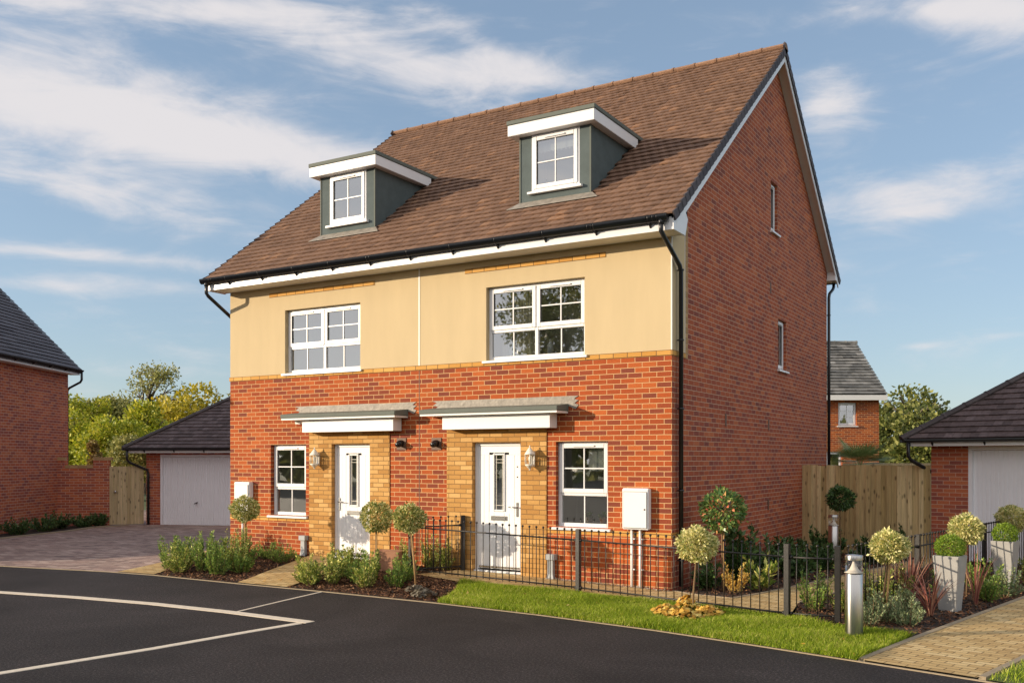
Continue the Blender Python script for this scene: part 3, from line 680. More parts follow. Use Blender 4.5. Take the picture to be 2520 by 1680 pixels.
# ---- doors
def front_door(x0, x1, z0, z1, hinge):
    y = .07; ft = .055; dk = MB()
    dk.box(x0, x0 + ft, y, y + .07, z0, z1); dk.box(x1 - ft, x1, y, y + .07, z0, z1); dk.box(x0 + ft, x1 - ft, y, y + .07, z1 - ft, z1)
    dk.box(x0, x1, y - .05, y + .07, z0 - .03, z0)
    fr = dk.build('door_frame', M['white'], H, bevel=.006)
    a, b, lo, hi = x0 + ft + .004, x1 - ft - .004, z0 + .03, z1 - ft - .004; xc = (a + b) / 2; gw, glo, ghi = .085, 1.10, 1.965
    L = MB(); yl = y + .012; W = b - a
    cuts = [a] + [a + W * f for f in (.12, .27, .34)] + [a + W * f for f in (.66, .73, .88)] + [b]
    L.sheet(lambda x, z, d: (x, yl + d, z), a, b, lo, hi, [(xc - gw, xc + gw, glo, ghi)], .03)
    # raised margins leave narrow grooves between the planks
    gx = [a + W * f for f in (.14, .26, .38, .62, .74, .86)]; seg = [a + .0] + gx + [b]
    for p, q in zip(seg, seg[1:]):
        p2 = p + (.004 if p > a else 0); q2 = q - (.004 if q < b else 0)
        if q2 < xc - gw - .03 or p2 > xc + gw + .03: L.box(p2, q2, yl - .006, yl - .001, lo + .30, hi - .14)
        else: L.box(p2, q2, yl - .006, yl - .001, lo + .30, glo - .05); L.box(p2, q2, yl - .006, yl - .001, ghi + .04, hi - .14)
    L.box(a, b, yl - .006, yl - .001, lo, lo + .295); L.box(a, b, yl - .006, yl - .001, hi - .135, hi)
    d = L.build('door', M['door'], H)
    g = MB(); t = .026
    for p in ((xc - gw - t, xc - gw, glo - t, ghi + t), (xc + gw, xc + gw + t, glo - t, ghi + t), (xc - gw, xc + gw, ghi, ghi + t), (xc - gw, xc + gw, glo - t, glo)): g.box(p[0], p[1], yl - .02, yl - .0055, p[2], p[3])
    g.build('glazing_frame', M['white'], d, bevel=.005)
    g = MB(); g.quad((xc - gw, yl + .01, glo), (xc + gw, yl + .01, glo), (xc + gw, yl + .01, ghi), (xc - gw, yl + .01, ghi)); g.build('pane', M['glass'], d)
    g = MB()
    for xx in (-.055, .055): g.box(xc + xx - .003, xc + xx + .003, yl + .003, yl + .008, glo, ghi)
    for zz in (glo + .07, ghi - .07, ghi - .12): g.box(xc - gw, xc + gw, yl + .0035, yl + .0085, zz - .003, zz + .003)
    g.build('lead_came', M['lampmetal'], d)
    g = MB(); g.quad((xc - .2, yl + .12, glo - .1), (xc + .2, yl + .12, glo - .1), (xc + .2, yl + .12, ghi + .1), (xc - .2, yl + .12, ghi + .1)); g.build('hall_screen', M['roomwall'], d)
    g = MB(); g.box(xc - .15, xc + .15, yl - .016, yl - .0065, .93, 1.0); g.box(xc - .13, xc + .13, yl - .022, yl - .017, .945, .985); g.build('letterbox', M['steel'], d, bevel=.003)
    hx = (a + .055) if hinge == 'R' else (b - .055); sg = 1 if hinge == 'R' else -1
    g = MB(); g.box(hx - .016, hx + .016, yl - .018, yl - .0065, 1.0, 1.22); g.tube([(hx, yl - .018, 1.15), (hx, yl - .055, 1.15), (hx + sg * .13, yl - .06, 1.15)], .0095, 8); g.build('handle', M['steel'], d, bevel=.002)
    g = MB(); g.box(a + .02, b - .02, yl - .022, yl - .0062, lo + .012, lo + .04); g.build('weatherbar', M['steel'], d, bevel=.003)
    if hinge == 'L':
        for zz in (1.62, 1.78): g = MB(); g.tube([(hx, yl - .012, zz), (hx, yl - .004, zz)], .011, 10); g.build('spyhole', M['brown'], d)
    g = MB(); g.box(x0 - .01, x1 + .01, -.03, y - .052, z0 - .10, z0 - .032); g.build('door_step', M['kerb'], H)
front_door(DOOR[0][0], DOOR[0][1], .20, 2.165, 'R'); front_door(DOOR[1][0], DOOR[1][1], .135, 2.165, 'L')
# ---- canopies over the doors
for (a, b, fa, fb) in ((-7.22, -4.66, -6.82, -4.79), (-4.17, -1.645, -3.80, -1.835)):
    m = MB(); m.prism([(a, -.375, 2.622), (a, -.375, 2.69), (a, -.002, 2.735), (a, -.002, 2.622)], (b - a, 0, 0))
    c = m.build('porch_canopy', M['green_edge'], H, bevel=.006)
    m = MB(); m.box(a + .012, b - .012, -.36, -.003, 2.59, 2.620); m.build('canopy_soffit', M['white_matt'], c)
    m = MB(); m.box(fa, fb, -.245, -.018, 2.372, 2.588); m.build('canopy_fascia', M['white'], c, bevel=.004)
    m = MB(); z0, z1 = 2.737, 2.85
    pts = [(a + .05, -.012, z0 - .03), (a + .12, -.012, z0 + .02), (a + .02 + .0, -.012, z0 + .04), (a + .10, -.012, z1 - .03), (a + .0, -.012, z1)] + [(a + (b - a) * f, -.012, z1 + random.uniform(-.006, .006)) for f in (.2, .4, .6, .8)] + [(b + .17, -.012, z1 + .0), (b + .09, -.012, z1 - .045), (b + .17, -.012, z1 - .065), (b + .10, -.012, z1 - .11), (b + .17, -.012, z1 - .135), (b + .12, -.012, z1 - .20), (b - .02, -.012, z0 - .02)]
    m.prism(pts, (0, .011, 0)); m.build('lead_flashing', M['lead'], c)
m = MB(); m.prism([(-7.12, -.1, 2.53), (-7.0, -.1, 2.53), (-6.93, -.1, 2.6), (-7.14, -.1, 2.6)], (0, .09, 0)); m.build('downlight', M['white_matt'], H)
# ---- lanterns, flues, meter boxes, conduits
for lx, oy in ((-6.645, -.016), (-2.255, -.016)):
    c = (lx, oy - .10, 0); fr = MB()
    fr.lathe(c, [(.0, 2.115), (.012, 2.10), (.008, 2.08), (.024, 2.068), (.036, 2.05), (.088, 1.985), (.095, 1.975), (.082, 1.968)], 6)
    fr.lathe(c, [(.078, 1.822), (.086, 1.815), (.076, 1.80), (.036, 1.765), (.012, 1.75), (.018, 1.735), (.0, 1.725)], 6)
    for k in range(6): th = R(60 * k); fr.tube([(c[0] + .081 * math.cos(th), c[1] + .081 * math.sin(th), 1.82), (c[0] + .081 * math.cos(th), c[1] + .081 * math.sin(th), 1.972)], .0065, 5)
    fr.box(lx - .035, lx + .035, oy - .03, oy - .0, 1.79, 2.02)
    l = fr.build('wall_lantern', M['lampmetal'], H)
    g = MB(); g.lathe(c, [(.073, 1.823), (.073, 1.967)], 6); g.build('lantern_glass', M['glass_clear'], l)
    g = MB(); g.lathe(c, [(.0, 1.825), (.014, 1.83), (.014, 1.87), (.02, 1.89), (.018, 1.93), (.0, 1.955)], 10); g.build('bulb', M['bulb'], l)
for fx, fz in ((-4.80, 2.155), (-4.08, 2.15)):
    g = MB(); g.box(fx - .10, fx + .10, -.014, -.001, fz - .10, fz + .10); l = g.build('flue_plate', M['brown'], H, bevel=.004)
    g = MB(); g.tube([(fx, -.014, fz + .01), (fx, -.06, fz + .005), (fx + .01, -.11, fz - .01)], [.058, .056, .05], 14); g.tube([(fx + .01, -.105, fz + .0), (fx + .02, -.15, fz - .02)], .042, 12); g.build('flue_terminal', M['black'], l)
for k, (a, b, c, d) in enumerate(((-8.67, -8.27, .90, 1.475), (-.72, -.31, .89, 1.48))):
    g = MB(); g.box(a, b, -.11, -.001, c, d); l = g.build('meter_box', M['white'], H, bevel=.012)
    g = MB(); g.box(a + .02, b - .022, -.124, -.112, c + .02, d - .045); g.build('meter_door', M['white'], l, bevel=.006)
    g = MB(); g.lathe((b - .055, -.1245, c + .28), [(.011, 0), (.011, .02)], 10); g.build('meter_lock', M['black'], l)
    for cx_ in ((-8.52,) if k == 0 else (-.60, -.47)):
        g = MB(); g.tube([(cx_, -.035, c), (cx_, -.035, gz(cx_, 0) - .05)], .019, 10)
        for zz in (.3, .74): g.box(cx_ + .02, cx_ + .05, -.04, -.001, zz, zz + .015)
        g.build('conduit', M['white'], l)
for bx, zt in ((-6.97, .535), (-1.92, .46)):
    zb = gz(bx, 0); g = MB(); g.box(bx - .075, bx + .075, -.10, -.002, zt - .085, zt); g.box(bx - .075 + .02, bx + .04, -.07, -.002, zb - .05, zt - .086); g.prism([(bx - .055, -.10, zb - .02), (bx + .075, -.10, zb - .02), (bx + .04, -.071, zb + .10), (bx - .055, -.071, zb + .10)], (0, .02, 0))
    g.build('cable_entry_box', M['grey_box'], H, bevel=.004)
for y, z in ((2.38, 2.54), (4.87, 2.54), (4.84, 1.06), (5.0, 5.10)): g = MB(); g.box(.001, .008, y - .033, y + .033, z - .1, z + .1); g.build('weep_vent', M['brown'], H)
# ---- roof
DORM = [(-7.05, -5.785), (-2.785, -1.525)]
def dskip(x, s):
    X = x - 9.08; Y = -.45 + s * ca
    return any(a + .02 < X < b - .02 and .52 < Y < 2.15 for a, b in DORM)
m = MB(); tiles(m, (-9.08, -.45, 5.25), (1, 0, 0), (0, ca, sa_), 5.75 / ca, lambda s: 0, lambda s: 9.27, gauge=.179, tw=.152, skip=dskip)
RF = m.build('roof', M['tile'], H)
m = MB(); tiles(m, (.19, 10.05, 9.66 - TP * 4.75), (-1, 0, 0), (0, -ca, sa_), 4.75 / ca, lambda s: 0, lambda s: 9.27, gauge=.179, tw=.304)
m.build('rear_roof', M['tile'], H)
m = MB(); sl = 5.75 / ca
dh = [(a + .03, b - .03, (.6 + .45) / ca, (2.1 + .45) / ca) for a, b in DORM]
for off in (-.035, -.07): m.sheet(lambda x, s, d: (x, -.43 + s * ca - off * 0, 5.25 + s * sa_ + off), -9.02, .13, .05, sl, dh)
for off in (-.035, -.07): m.quad((-9.02, 10.0, 9.66 - TP * 4.7 + off), (.13, 10.0, 9.66 - TP * 4.7 + off), (.13, 5.3, 9.66 + off), (-9.02, 5.3, 9.66 + off))
m.build('roof_underlay', M['dark'], H)
m = MB(); ridge_run(m, (-9.10, 5.3, 9.69), (.215, 5.3, 9.69), .105, .45); m.build('ridge_tiles', M['ridge'], RF)
# dry verge: one cloaking tile per course, a run up each gable
for xa, xb in ((.192, .214), (-9.104, -9.082)):
    m = MB(); s = 0.0; q = .20
    while s < sl - .02:
        y0, z0 = -.455 + s * ca, 5.25 + s * sa_; y1, z1 = y0 + q * ca, z0 + q * sa_; u0 = .038; u1 = .006
        m.prism([(xa, y0 - u0 * sa_, z0 + u0 * ca), (xa, y1 - u1 * sa_, z1 + u1 * ca), (xa, y1 + .115 * sa_, z1 - .115 * ca), (xa, y0 + .10 * sa_, z0 - .10 * ca)], (xb - xa, 0, 0)); s += .179
    m.build('verge_tiles', M['tile_shaded'], RF)
    m = MB(); s = 0.0
    while s < 4.75 / ca - .02:
        y0, z0 = 10.055 - s * ca, 9.66 - TP * 4.75 + s * sa_; y1, z1 = y0 - q * ca, z0 + q * sa_
        m.prism([(xa, y0 + .038 * sa_, z0 + .038 * ca), (xa, y1 + .006 * sa_, z1 + .006 * ca), (xa, y1 - .115 * sa_, z1 - .115 * ca), (xa, y0 - .10 * sa_, z0 - .10 * ca)], (xb - xa, 0, 0)); s += .179
    m.build('verge_tiles', M['tile_shaded'], RF)
# barge boards, boxed eaves, fascia
for xa, xb in ((.168, .190), (-9.08, -9.058)):
    for (yA, zA, yB, zB, sg) in ((-.30, roofz(-.30), 5.3, 9.66, 1), (9.93, 9.66 - TP * 4.63, 5.3, 9.66, -1)):
        o1, o2 = .05, .205; m = MB()
        m.prism([(xa, yA, zA - o1 / ca), (xa, yB, zB - o1 / ca), (xa, yB, zB - o2 / ca), (xa, yA, zA - o2 / ca)], (xb - xa, 0, 0)); m.build('barge_board', M['white'], H)
for xa, xb in ((.0005, .166), (-9.056, -HW)):
    for (yA, zA, yB, zB) in ((.0, roofz(0), 5.3, 9.66), (9.6, 9.66 - TP * 4.3, 5.3, 9.66)):
        m = MB(); m.prism([(xa, yA, zA - .17), (xa, yB, zB - .17), (xa, yB, zB - .19), (xa, yA, zA - .19)], (xb - xa, 0, 0)); m.build('verge_soffit', M['white_matt'], H)
m = MB(); m.box(-9.055, .155, -.41, -.388, 5.05, 5.225); m.build('fascia', M['white'], H)
m = MB(); m.box(-9.05, .155, -.387, .0, 5.052, 5.064); m.build('eaves_soffit', M['white_matt'], H)
m = MB()
for xa, xb in ((.156, .188), (-9.082, -9.056)): m.prism([(xa, -.41, 5.05), (xa, -.06 + .1, 5.05), (xa, .14, 5.30), (xa, .02, 5.42), (xa, -.41, 5.20)], (xb - xa, 0, 0))
m.prism([(.002, -.0, 5.066), (.002, .14, 5.30), (.002, .02, 5.42), (.002, -.0, 5.40)], (.15, 0, 0))
m.build('box_end', M['white'], H)
m = MB(); m.prism([(.002, 9.62, 5.98), (.002, 9.98, 5.98), (.002, 9.98, 6.03), (.002, 9.62, 6.20)], (.19, 0, 0)); m.box(-9.05, .0, 9.61, 9.98, 5.98, 6.03); m.build('box_end', M['white'], H)
m = MB(); m.box(-4.0, -3.985, -.413, -.408, 5.05, 5.225); m.build('fascia_joint', M['white'], H)
# gutter
m = MB(); half_gutter(m, (-9.13, -.475, 5.255), (.12, -.475, 5.255), .062, dz=1.5); m.tube([(.10, -.475, 5.215), (.12, -.475, 5.215)], .03, 8)
for xe in (-9.13, .12): m.prism([(xe, -.475 + .062 * math.cos(math.pi * k / 8), 5.255 - .093 * math.sin(math.pi * k / 8)) for k in range(9)], (.006, 0, 0))
gt = m.build('gutter', M['black'], H)
for k in range(11):
    bx = -8.45 + k * .83
    if bx < .05:
        m = MB(); m.tube([(bx, -.475 + .066 * math.cos(math.pi * q / 6), 5.257 - .098 * math.sin(math.pi * q / 6)) for q in range(7)], .009, 5); m.prism([(bx - .012, -.46, 5.15), (bx - .012, -.411, 5.21), (bx - .012, -.411, 5.10)], (.024, 0, 0)); m.build('gutter_bracket', M['black'], gt)
for bx in (-8.85, -5.1, -1.05, -.05): 
    m = MB()
    for o in (-.03, .03): m.tube([(bx + o, -.475 + .066 * math.cos(math.pi * q / 6), 5.257 - .097 * math.sin(math.pi * q / 6)) for q in range(7)], .007, 5)
    m.build('gutter_union', M['black'], gt)
def clips(m, x, y, zs, r=.034, w=.06):
    for z in zs: m.tube([(x, y, z - .012), (x, y, z + .012)], r + .008, 10); m.box(x - w, x - r, y - .008, y + .008, z - .008, z + .008)
m = MB(); m.tube([(.03, -.475, 5.2), (.03, -.475, 5.03), (.045, -.42, 4.97), (.068, .13, 4.66), (.07, .18, 4.58), (.07, .18, .08)], .033, 12); clips(m, .07, .18, (4.6, 3.6, 2.62, 1.45, .45)); m.tube([(.03, -.475, 5.19), (.03, -.475, 5.12)], .042, 12)
m.build('downpipe', M['black'], H)
m = MB(); m.tube([(-9.0, -.475, 5.2), (-9.0, -.475, 4.99), (-8.99, -.44, 4.94), (-8.965, .25, 4.52), (-8.965, .3, 4.45), (-8.965, .3, .1)], .033, 12); m.tube([(-9.0, -.475, 5.19), (-9.0, -.475, 5.12)], .042, 12); m.build('downpipe', M['black'], H)
m = MB(); half_gutter(m, (-9.13, 10.1, 6.03), (.12, 10.1, 6.03), .058, (0, 1, 0)); m.build('gutter', M['black'], H)
m = MB(); m.tube([(.05, 10.08, 6.0), (.05, 10.08, 5.90), (.045, 10.0, 5.83), (.03, 9.74, 5.70), (.03, 9.68, 5.60), (.03, 9.68, .05)], .035, 12); clips(m, .03, 9.68, (5.2, 4.0, 2.7, 1.5), .034, .07); m.build('downpipe', M['black'], H)
# ---- dormers
for k, (a, b) in enumerate(DORM):
    wz0, wz1 = 6.135, 7.078; wa, wb = a + .215, a + 1.075
    m = MB(); yb = 2.2
    def bz(x): return roofz(.5) - .05
    m.sheet(F(.5), a, b, 5.93, 7.078, [(wa, wb, wz0, wz1)], .0)
    for x in (a, b): m.poly([(x, .5, 5.93), (x, .5, 7.078), (x, 2.02, 7.078), (x, 2.0, 7.05)])
    dm = m.build('dormer', M['green_grey'], H)
    for xx in (a, b): m = MB(); m.box(xx - .012, xx + .012, .488, .512, 5.97, 7.076); m.build('corner_trim', M['green_edge'], dm)
    m = MB(); m.box(a - .15, b + .135, .35, 2.02, 7.08, 7.255); m.build('dormer_fascia', M['white'], dm, bevel=.005)
    m = MB(); m.box(a - .165, b + .15, .335, 2.25, 7.257, 7.325); m.build('dormer_roof', M['green_edge'], dm, bevel=.006)
    m = MB(); ap = [(a - .17, .34), (b + .19, .34), (b + .02, .505), (a - .02, .505)]
    m.prism([(x, y, roofz(y) + .043) for x, y in ap], (0, 0, .006)); m.build('apron_flashing', M['lead'], dm)
    w = window(H, wa, wb, wz0 + .04, wz1 - .005, 1, bars=(1, 1), y=.493, sill_out=-.43, room=.75, mg=.15)
# ================================================================== things seen inside the rooms
def cloth(name, x0, x1, z0, z1, y, folds, amp, label, mat, pom=False):
    n = folds * 8; V = []
    for i in range(n):
        f0, f1 = i / n, (i + 1) / n; A = [(x0 + (x1 - x0) * f, y + amp * math.sin(f * folds * 6.283)) for f in (f0, f1)]
        V += [(A[0][0], A[0][1], z0), (A[1][0], A[1][1], z0), (A[1][0], A[1][1], z1), (A[0][0], A[0][1], z1)]
    t = thing(name, label, name.split('_')[-1], (0, 0, 0)); o = np_mesh('cloth', np.array(V), 4, M[mat], t)
    if pom:
        g = MB()
        for i in range(10): c = (x0 + (x1 - x0) * (i + .5) / 10, y, z0 - .014); g.lathe(c, [(0, -.014), (.012, -.008), (.015, 0), (.012, .008), (0, .014)], 8)
        g.build('pompom', M[mat], t)
cloth('window_curtain', -3.02, -2.35, 3.5, 4.62, .33, 6, .03, 'long cream curtain behind the left half of the wide window above the right door', 'cloth')
cloth('window_curtain', -1.58, -1.34, 3.5, 4.62, .33, 3, .025, 'narrow cream curtain at the right edge of the wide window above the right door', 'cloth')
cloth('roman_blind', -2.50, -1.76, 6.83, 7.03, .62, 1, .008, 'white blind with a pompom fringe in the right dormer window', 'cloth_white', True)
cloth('roman_blind', -1.42, -1.05, 1.72, 2.1, .22, 1, .006, 'cream fabric blind in the ground floor window beside the meter box', 'cloth_white')
t = thing('picture_frame', 'small white picture frame leaning inside the wide window above the right door', 'frame', (-2.78, .3, 3.5))
g = MB(); g.obox(Matrix.Rotation(R(-14), 4, 'Y'), -.06, .06, 0, .02, 0, .24); g.build('frame', M['white'], t)
t = thing('table_lamp', 'white candle shaped ornament inside the lower right light of the wide upper window', 'ornament', (-2.12, .3, 3.5))
g = MB(); g.lathe((0, 0, 0), [(.05, 0), (.05, .18), (.035, .2), (.02, .26), (0, .28)], 12); g.build('body', M['white'], t)
for px, lab, col in ((-1.41, 'small pale plant pot on the sill inside the kitchen window', 'kerb'), (-1.17, 'small pink pot with a green plant on the sill inside the kitchen window', 'boulder')):
    t = thing('plant_pot', lab, 'plant pot', (px, .21, .93)); g = MB(); g.lathe((0, 0, 0), [(.035, 0), (.05, .03), (.055, .1), (.045, .1)], 12); g.build('pot', M[col], t)
    d = unit(60); d[:, 2] = abs(d[:, 2]); np_mesh('foliage', leaf_quads(d * .02 + np.array([0, 0, .1]), d, .07, .4), 4, M['shrub'], t)
# ================================================================== garages
def garage(loc, rz, pier, dw, wid, dep, ez, pitch, label, mat_wall, cv, ovL=.4, ovF=.35, handle=True, door_h=2.1, gs=.178):
    t = thing('garage', label, 'garage', loc, rz)
    m = MB(); m.sheet(F(0), 0, wid, -.3, ez, [(pier, pier + dw, -.4, door_h + .02)], .12); m.quad((0, 0, -.3), (0, 0, ez), (0, dep, ez), (0, dep, -.3)); m.quad((wid, 0, -.3), (wid, dep, -.3), (wid, dep, ez), (wid, 0, ez)); m.quad((0, dep, -.3), (0, dep, ez), (wid, dep, ez), (wid, dep, -.3))
    m.build('wall', mat_wall, t)
    m = MB(); a, b = pier, pier + dw; m.box(a, a + .07, .02, .10, 0, door_h + .02); m.box(b - .07, b, .02, .10, 0, door_h + .02); m.box(a + .07, b - .07, .02, .10, door_h - .05, door_h + .02); m.build('door_frame', M['garage'], t)
    m = MB(); n = int((dw - .15) / .075); w = (dw - .15) / n; yl = .06
    for i in range(n):
        x = a + .075 + i * w; m.quad((x, yl, .02), (x + w * .78, yl, .02), (x + w * .78, yl, door_h - .055), (x, yl, door_h - .055)); m.quad((x + w * .78, yl, .02), (x + w * .89, yl + .012, .02), (x + w * .89, yl + .012, door_h - .055), (x + w * .78, yl, door_h - .055)); m.quad((x + w * .89, yl + .012, .02), (x + w, yl, .02), (x + w, yl, door_h - .055), (x + w * .89, yl + .012, door_h - .055))
    d = m.build('garage_door', M['garage'], t)
    m = MB(); m.box(a + .075, b - .075, .045, .1, -.02, .018); m.build('door_seal', M['dark'], d)
    if handle: m = MB(); hx = a + dw * .5; m.tube([(hx, yl, .72), (hx, yl - .05, .72)], .013, 8); m.tube([(hx - .05, yl - .05, .70), (hx + .05, yl - .055, .745)], .014, 8); m.build('handle', M['black'], d)
    # fascia, soffit
    m = MB(); m.box(-ovL, wid + ovL, -ovF, -ovF + .02, ez - .005, ez + .11 + .02); m.box(-ovL, -ovL + .02, -ovF + .02, dep + ovF, ez - .005, ez + .13); m.box(-ovL + .02, wid + ovL, -ovF + .02, -.001, ez - .003, ez + .01); m.box(-ovL + .02, -.001, 0, dep, ez - .003, ez + .01); m.build('fascia', M['white_matt'], t)
    # hipped roof
    ex0, ex1, ey0, ey1 = -ovL - .06, wid + ovL + .06, -ovF - .06, dep + ovF + .06; z0 = ez + .13; hw = (ey1 - ey0) / 2; p = pitch; c_ = math.cos(math.atan(p)); s_ = math.sin(math.atan(p))
    rw = min(hw, (ex1 - ex0) / 2)
    m = MB(); tiles(m, (ex0, ey0, z0), (1, 0, 0), (0, c_, s_), rw / c_, lambda s: s * c_, lambda s: (ex1 - ex0) - s * c_, gauge=gs, tw=.152, bond=True, camber=.0, tilt=.010)
    tiles(m, (ex0, ey1, z0), (0, -1, 0), (c_, 0, s_), rw / c_, lambda s: s * c_, lambda s: (ey1 - ey0) - s * c_, gauge=gs, tw=.152, camber=0, tilt=.01)
    rf = m.build('roof', M['tile_dark'], t)
    m = MB(); cx_, cy_ = ex0 + rw, ey0 + rw; zz = z0 + rw * p; q = [(ex0, ey0, z0), (ex1, ey0, z0), (ex1, ey1, z0), (ex0, ey1, z0)]
    A_ = (cx_, cy_, zz); B_ = (ex1 - rw, cy_, zz); o = Vector((0, 0, -.03))
    for f in ((q[0], q[1], B_, A_), (q[1], q[2], B_), (q[2], q[3], A_, B_), (q[3], q[0], A_)): m.poly([tuple(Vector(v) + o) for v in f])
    m.build('roof_underlay', M['tile_dark'], t)
    m = MB(); ridge_run(m, (ex0 - .02, ey0 - .02, z0 + .02), (cx_, cy_, zz + .03), .10, .45); ridge_run(m, (ex1 + .02, ey0 - .02, z0 + .02), (ex1 - rw, cy_, zz + .03), .10, .45)
    if ex1 - rw - cx_ > .1: ridge_run(m, (cx_, cy_, zz + .03), (ex1 - rw, cy_, zz + .03), .1, .45)
    m.build('hip_tiles', M['dark_ridge'], rf)
    m = MB(); gy = -ovF - .045; gz_ = ez + .125; half_gutter(m, (-ovL - .1, gy, gz_), (wid + ovL + .1, gy, gz_), .06); m.prism([(-ovL - .1, gy + .06 * math.cos(math.pi * k / 8), gz_ - .06 * math.sin(math.pi * k / 8)) for k in range(9)], (.006, 0, 0)); half_gutter(m, (-ovL - .045, -ovF - .1, gz_), (-ovL - .045, dep + ovF, gz_), .06, (-1, 0, 0))
    gt = m.build('gutter', M['black'], t)
    for k in range(8):
        bx = .15 + k * .92 - .0
        if bx < wid: m = MB(); m.prism([(bx - .014, gy + .0, gz_ - .06), (bx - .014, -ovF, gz_ - .03), (bx - .014, -ovF, gz_ - .12)], (.028, 0, 0)); m.build('gutter_bracket', M['black'], gt)
    m = MB(); px, py = cv; m.tube([(-ovL + .05, gy, gz_ - .04), (-ovL + .05, gy, gz_ - .32), (-ovL + .09, gy + .05, gz_ - .40), (px - .03, py, gz_ - .62), (px, py, gz_ - .72), (px, py, -.0)], .034, 10); m.build('downpipe', M['black'], t)
    return t
garage((-18.31, 5.45, -.08), R(21), .43, 2.25, 6.0, 5.6, 2.17, .70, 'far garage with white up-and-over door and brown hipped roof left of the houses', M['red_far'], (.09, -.05), .42, .34)
garage((2.54, 6.87, -.0), R(-14), .665, 2.25, 6.0, 5.6, 2.15, .733, 'near garage with white door and dark hipped roof at the right edge', M['red_far'], (-.05, .25), .33, .33, handle=False, door_h=2.12)
# ================================================================== brick house on the left
t = thing('brick_house', 'tall plain brick house wall under a slate grey roof at the left edge', 'house', (-20.26, 4.28, 0), R(-59.05))
m = MB(); m.box(0, 10.5, -8, 0, -.4, 4.36); m.prism([(.0, 0, 4.36), (.0, -4, 8.2), (0, -8, 4.36)], (10.5, 0, 0)); m.build('wall', M['red_far'], t)
m = MB(); c4 = math.cos(R(45)); tiles(m, (-.14, .33, 4.50), (1, 0, 0), (0, -c4, c4), 4.33 / c4, lambda s: 0, lambda s: 10.8, gauge=.165, tw=.9, th=.016, camber=0, tilt=.016, jit=.001)
rf = m.build('roof', M['tile_slate'], t)
m = MB(); m.prism([(-.145, .30, 4.47), (-.145, -4, 8.77), (-.145, -8.3, 4.47), (-.145, -8.3, 4.40), (-.145, -4, 8.66), (-.145, .30, 4.40)], (10.76, 0, 0)); m.build('roof_underlay', M['tile_slate'], t)
m = MB(); m.box(-.13, 10.6, .26, .28, 4.355, 4.52); m.box(-.13, 10.6, .002, .259, 4.357, 4.37); m.prism([(-.135, .0, 4.36), (-.135, .27, 4.36), (-.135, .27, 4.44), (-.135, .0, 4.71)], (.02, 0, 0)); m.build('fascia', M['white_matt'], t)
m = MB(); half_gutter(m, (-.16, .34, 4.50), (10.7, .34, 4.50), .058, (0, 1, 0)); m.prism([(-.16, .34 + .058 * math.cos(math.pi * k / 8), 4.50 - .058 * math.sin(math.pi * k / 8)) for k in range(9)], (.006, 0, 0)); gt = m.build('gutter', M['black'], t)
for k in range(11): bx = .8 + .9 * k; m = MB(); m.prism([(bx - .015, .40, 4.45), (bx - .015, .28, 4.46), (bx - .015, .28, 4.39)], (.03, 0, 0)); m.build('gutter_bracket', M['black'], gt)
m = MB(); m.tube([(-.10, .35, 4.46), (-.10, .35, 4.22), (-.10, .31, 4.15), (-.08, -.0, 3.98), (-.08, -.06, 3.90), (-.08, -.06, 0)], .034, 10); m.build('downpipe', M['black'], t)
# ================================================================== garden wall, gate
GA = (-19.86, 3.80); GB = (-18.93, 4.68)
wa = math.atan2(GB[1] - GA[1], GB[0] - GA[0]); Lw = math.hypot(GB[0] - GA[0], GB[1] - GA[1])
t = thing('garden_wall', 'brick garden wall with taller end piers between the left house and the timber gate', 'wall', (GA[0], GA[1], 0), wa)
m = MB(); m.box(-.35, .0, 0, .22, -.3, 1.88); m.box(.0, Lw * .66, 0, .21, -.3, 1.65); m.box(Lw * .66, Lw, 0, .22, -.3, 1.88); m.build('wall', M['red_far'], t)
m = MB(); m.box(-.35, .10, -.01, .23, 1.88, 1.965); m.box(.10, Lw * .66 - .002, -.01, .22, 1.65, 1.74); m.box(Lw * .66 - .002, Lw + .06, -.01, .23, 1.88, 1.965); m.build('brick_coping', M['buff_side'], t)
GC = (-18.33, 5.38); ga = math.atan2(GC[1] - GB[1], GC[0] - GB[0]); Lg = math.hypot(GC[0] - GB[0], GC[1] - GB[1])
t = thing('timber_gate', 'pale vertical boarded timber gate between the garden wall and the far garage', 'gate', (GB[0], GB[1], 0), ga)
m = MB(); n = 8; w = (Lg + .0) / n
for i in range(n): m.box(i * w + .003, (i + 1) * w - .003, -.012 - .006 * (i % 2), .012, .03, 1.70)
m.build('board_panel', M['gatewood'], t)
m = MB(); m.lathe((.16, -.03, .97), [(.035, -.03), (.035, .03)], 12); m.build('latch', M['steel'], t)
m = MB()
for z in (.25, .9, 1.5): m.box(.02, Lg - .02, .014, .05, z, z + .09)
m.build('ledge', M['gatewood'], t)
# ================================================================== close-board fence by the gable
FA = (0.03, 7.36); FB = (2.50, 6.93); fa = math.atan2(FB[1] - FA[1], FB[0] - FA[0]); Lf = math.hypot(FB[0] - FA[0], FB[1] - FA[1])
t = thing('board_fence', 'tall featheredge timber fence between the gable and the near garage', 'fence', (FA[0], FA[1], 0), fa)
m = MB(); x = 0.0; k = 0
while x < Lf - .03:
    w = min(random.uniform(.088, .106), Lf - x); zt = 1.775 + random.uniform(-.012, .012); o = -.030 if k % 2 else -.006
    m.box(x + (.006 if k % 2 else -.02), x + w - (.006 if k % 2 else -.02), o - .014, o + random.uniform(-.002, .002), -.05, zt); x += w + .004; k += 1
m.build('board_panel', M['fencewood'], t)
m = MB()
for z in (.3, .95, 1.55): m.box(0, Lf, .002, .045, z, z + .07)
m.build('arris_rail', M['fencewood'], t)
t = thing('board_fence', 'sunlit pale fence top beyond the palm, left of the near garage roof', 'fence', (-.6, 14.2, 0), R(10))
m = MB()
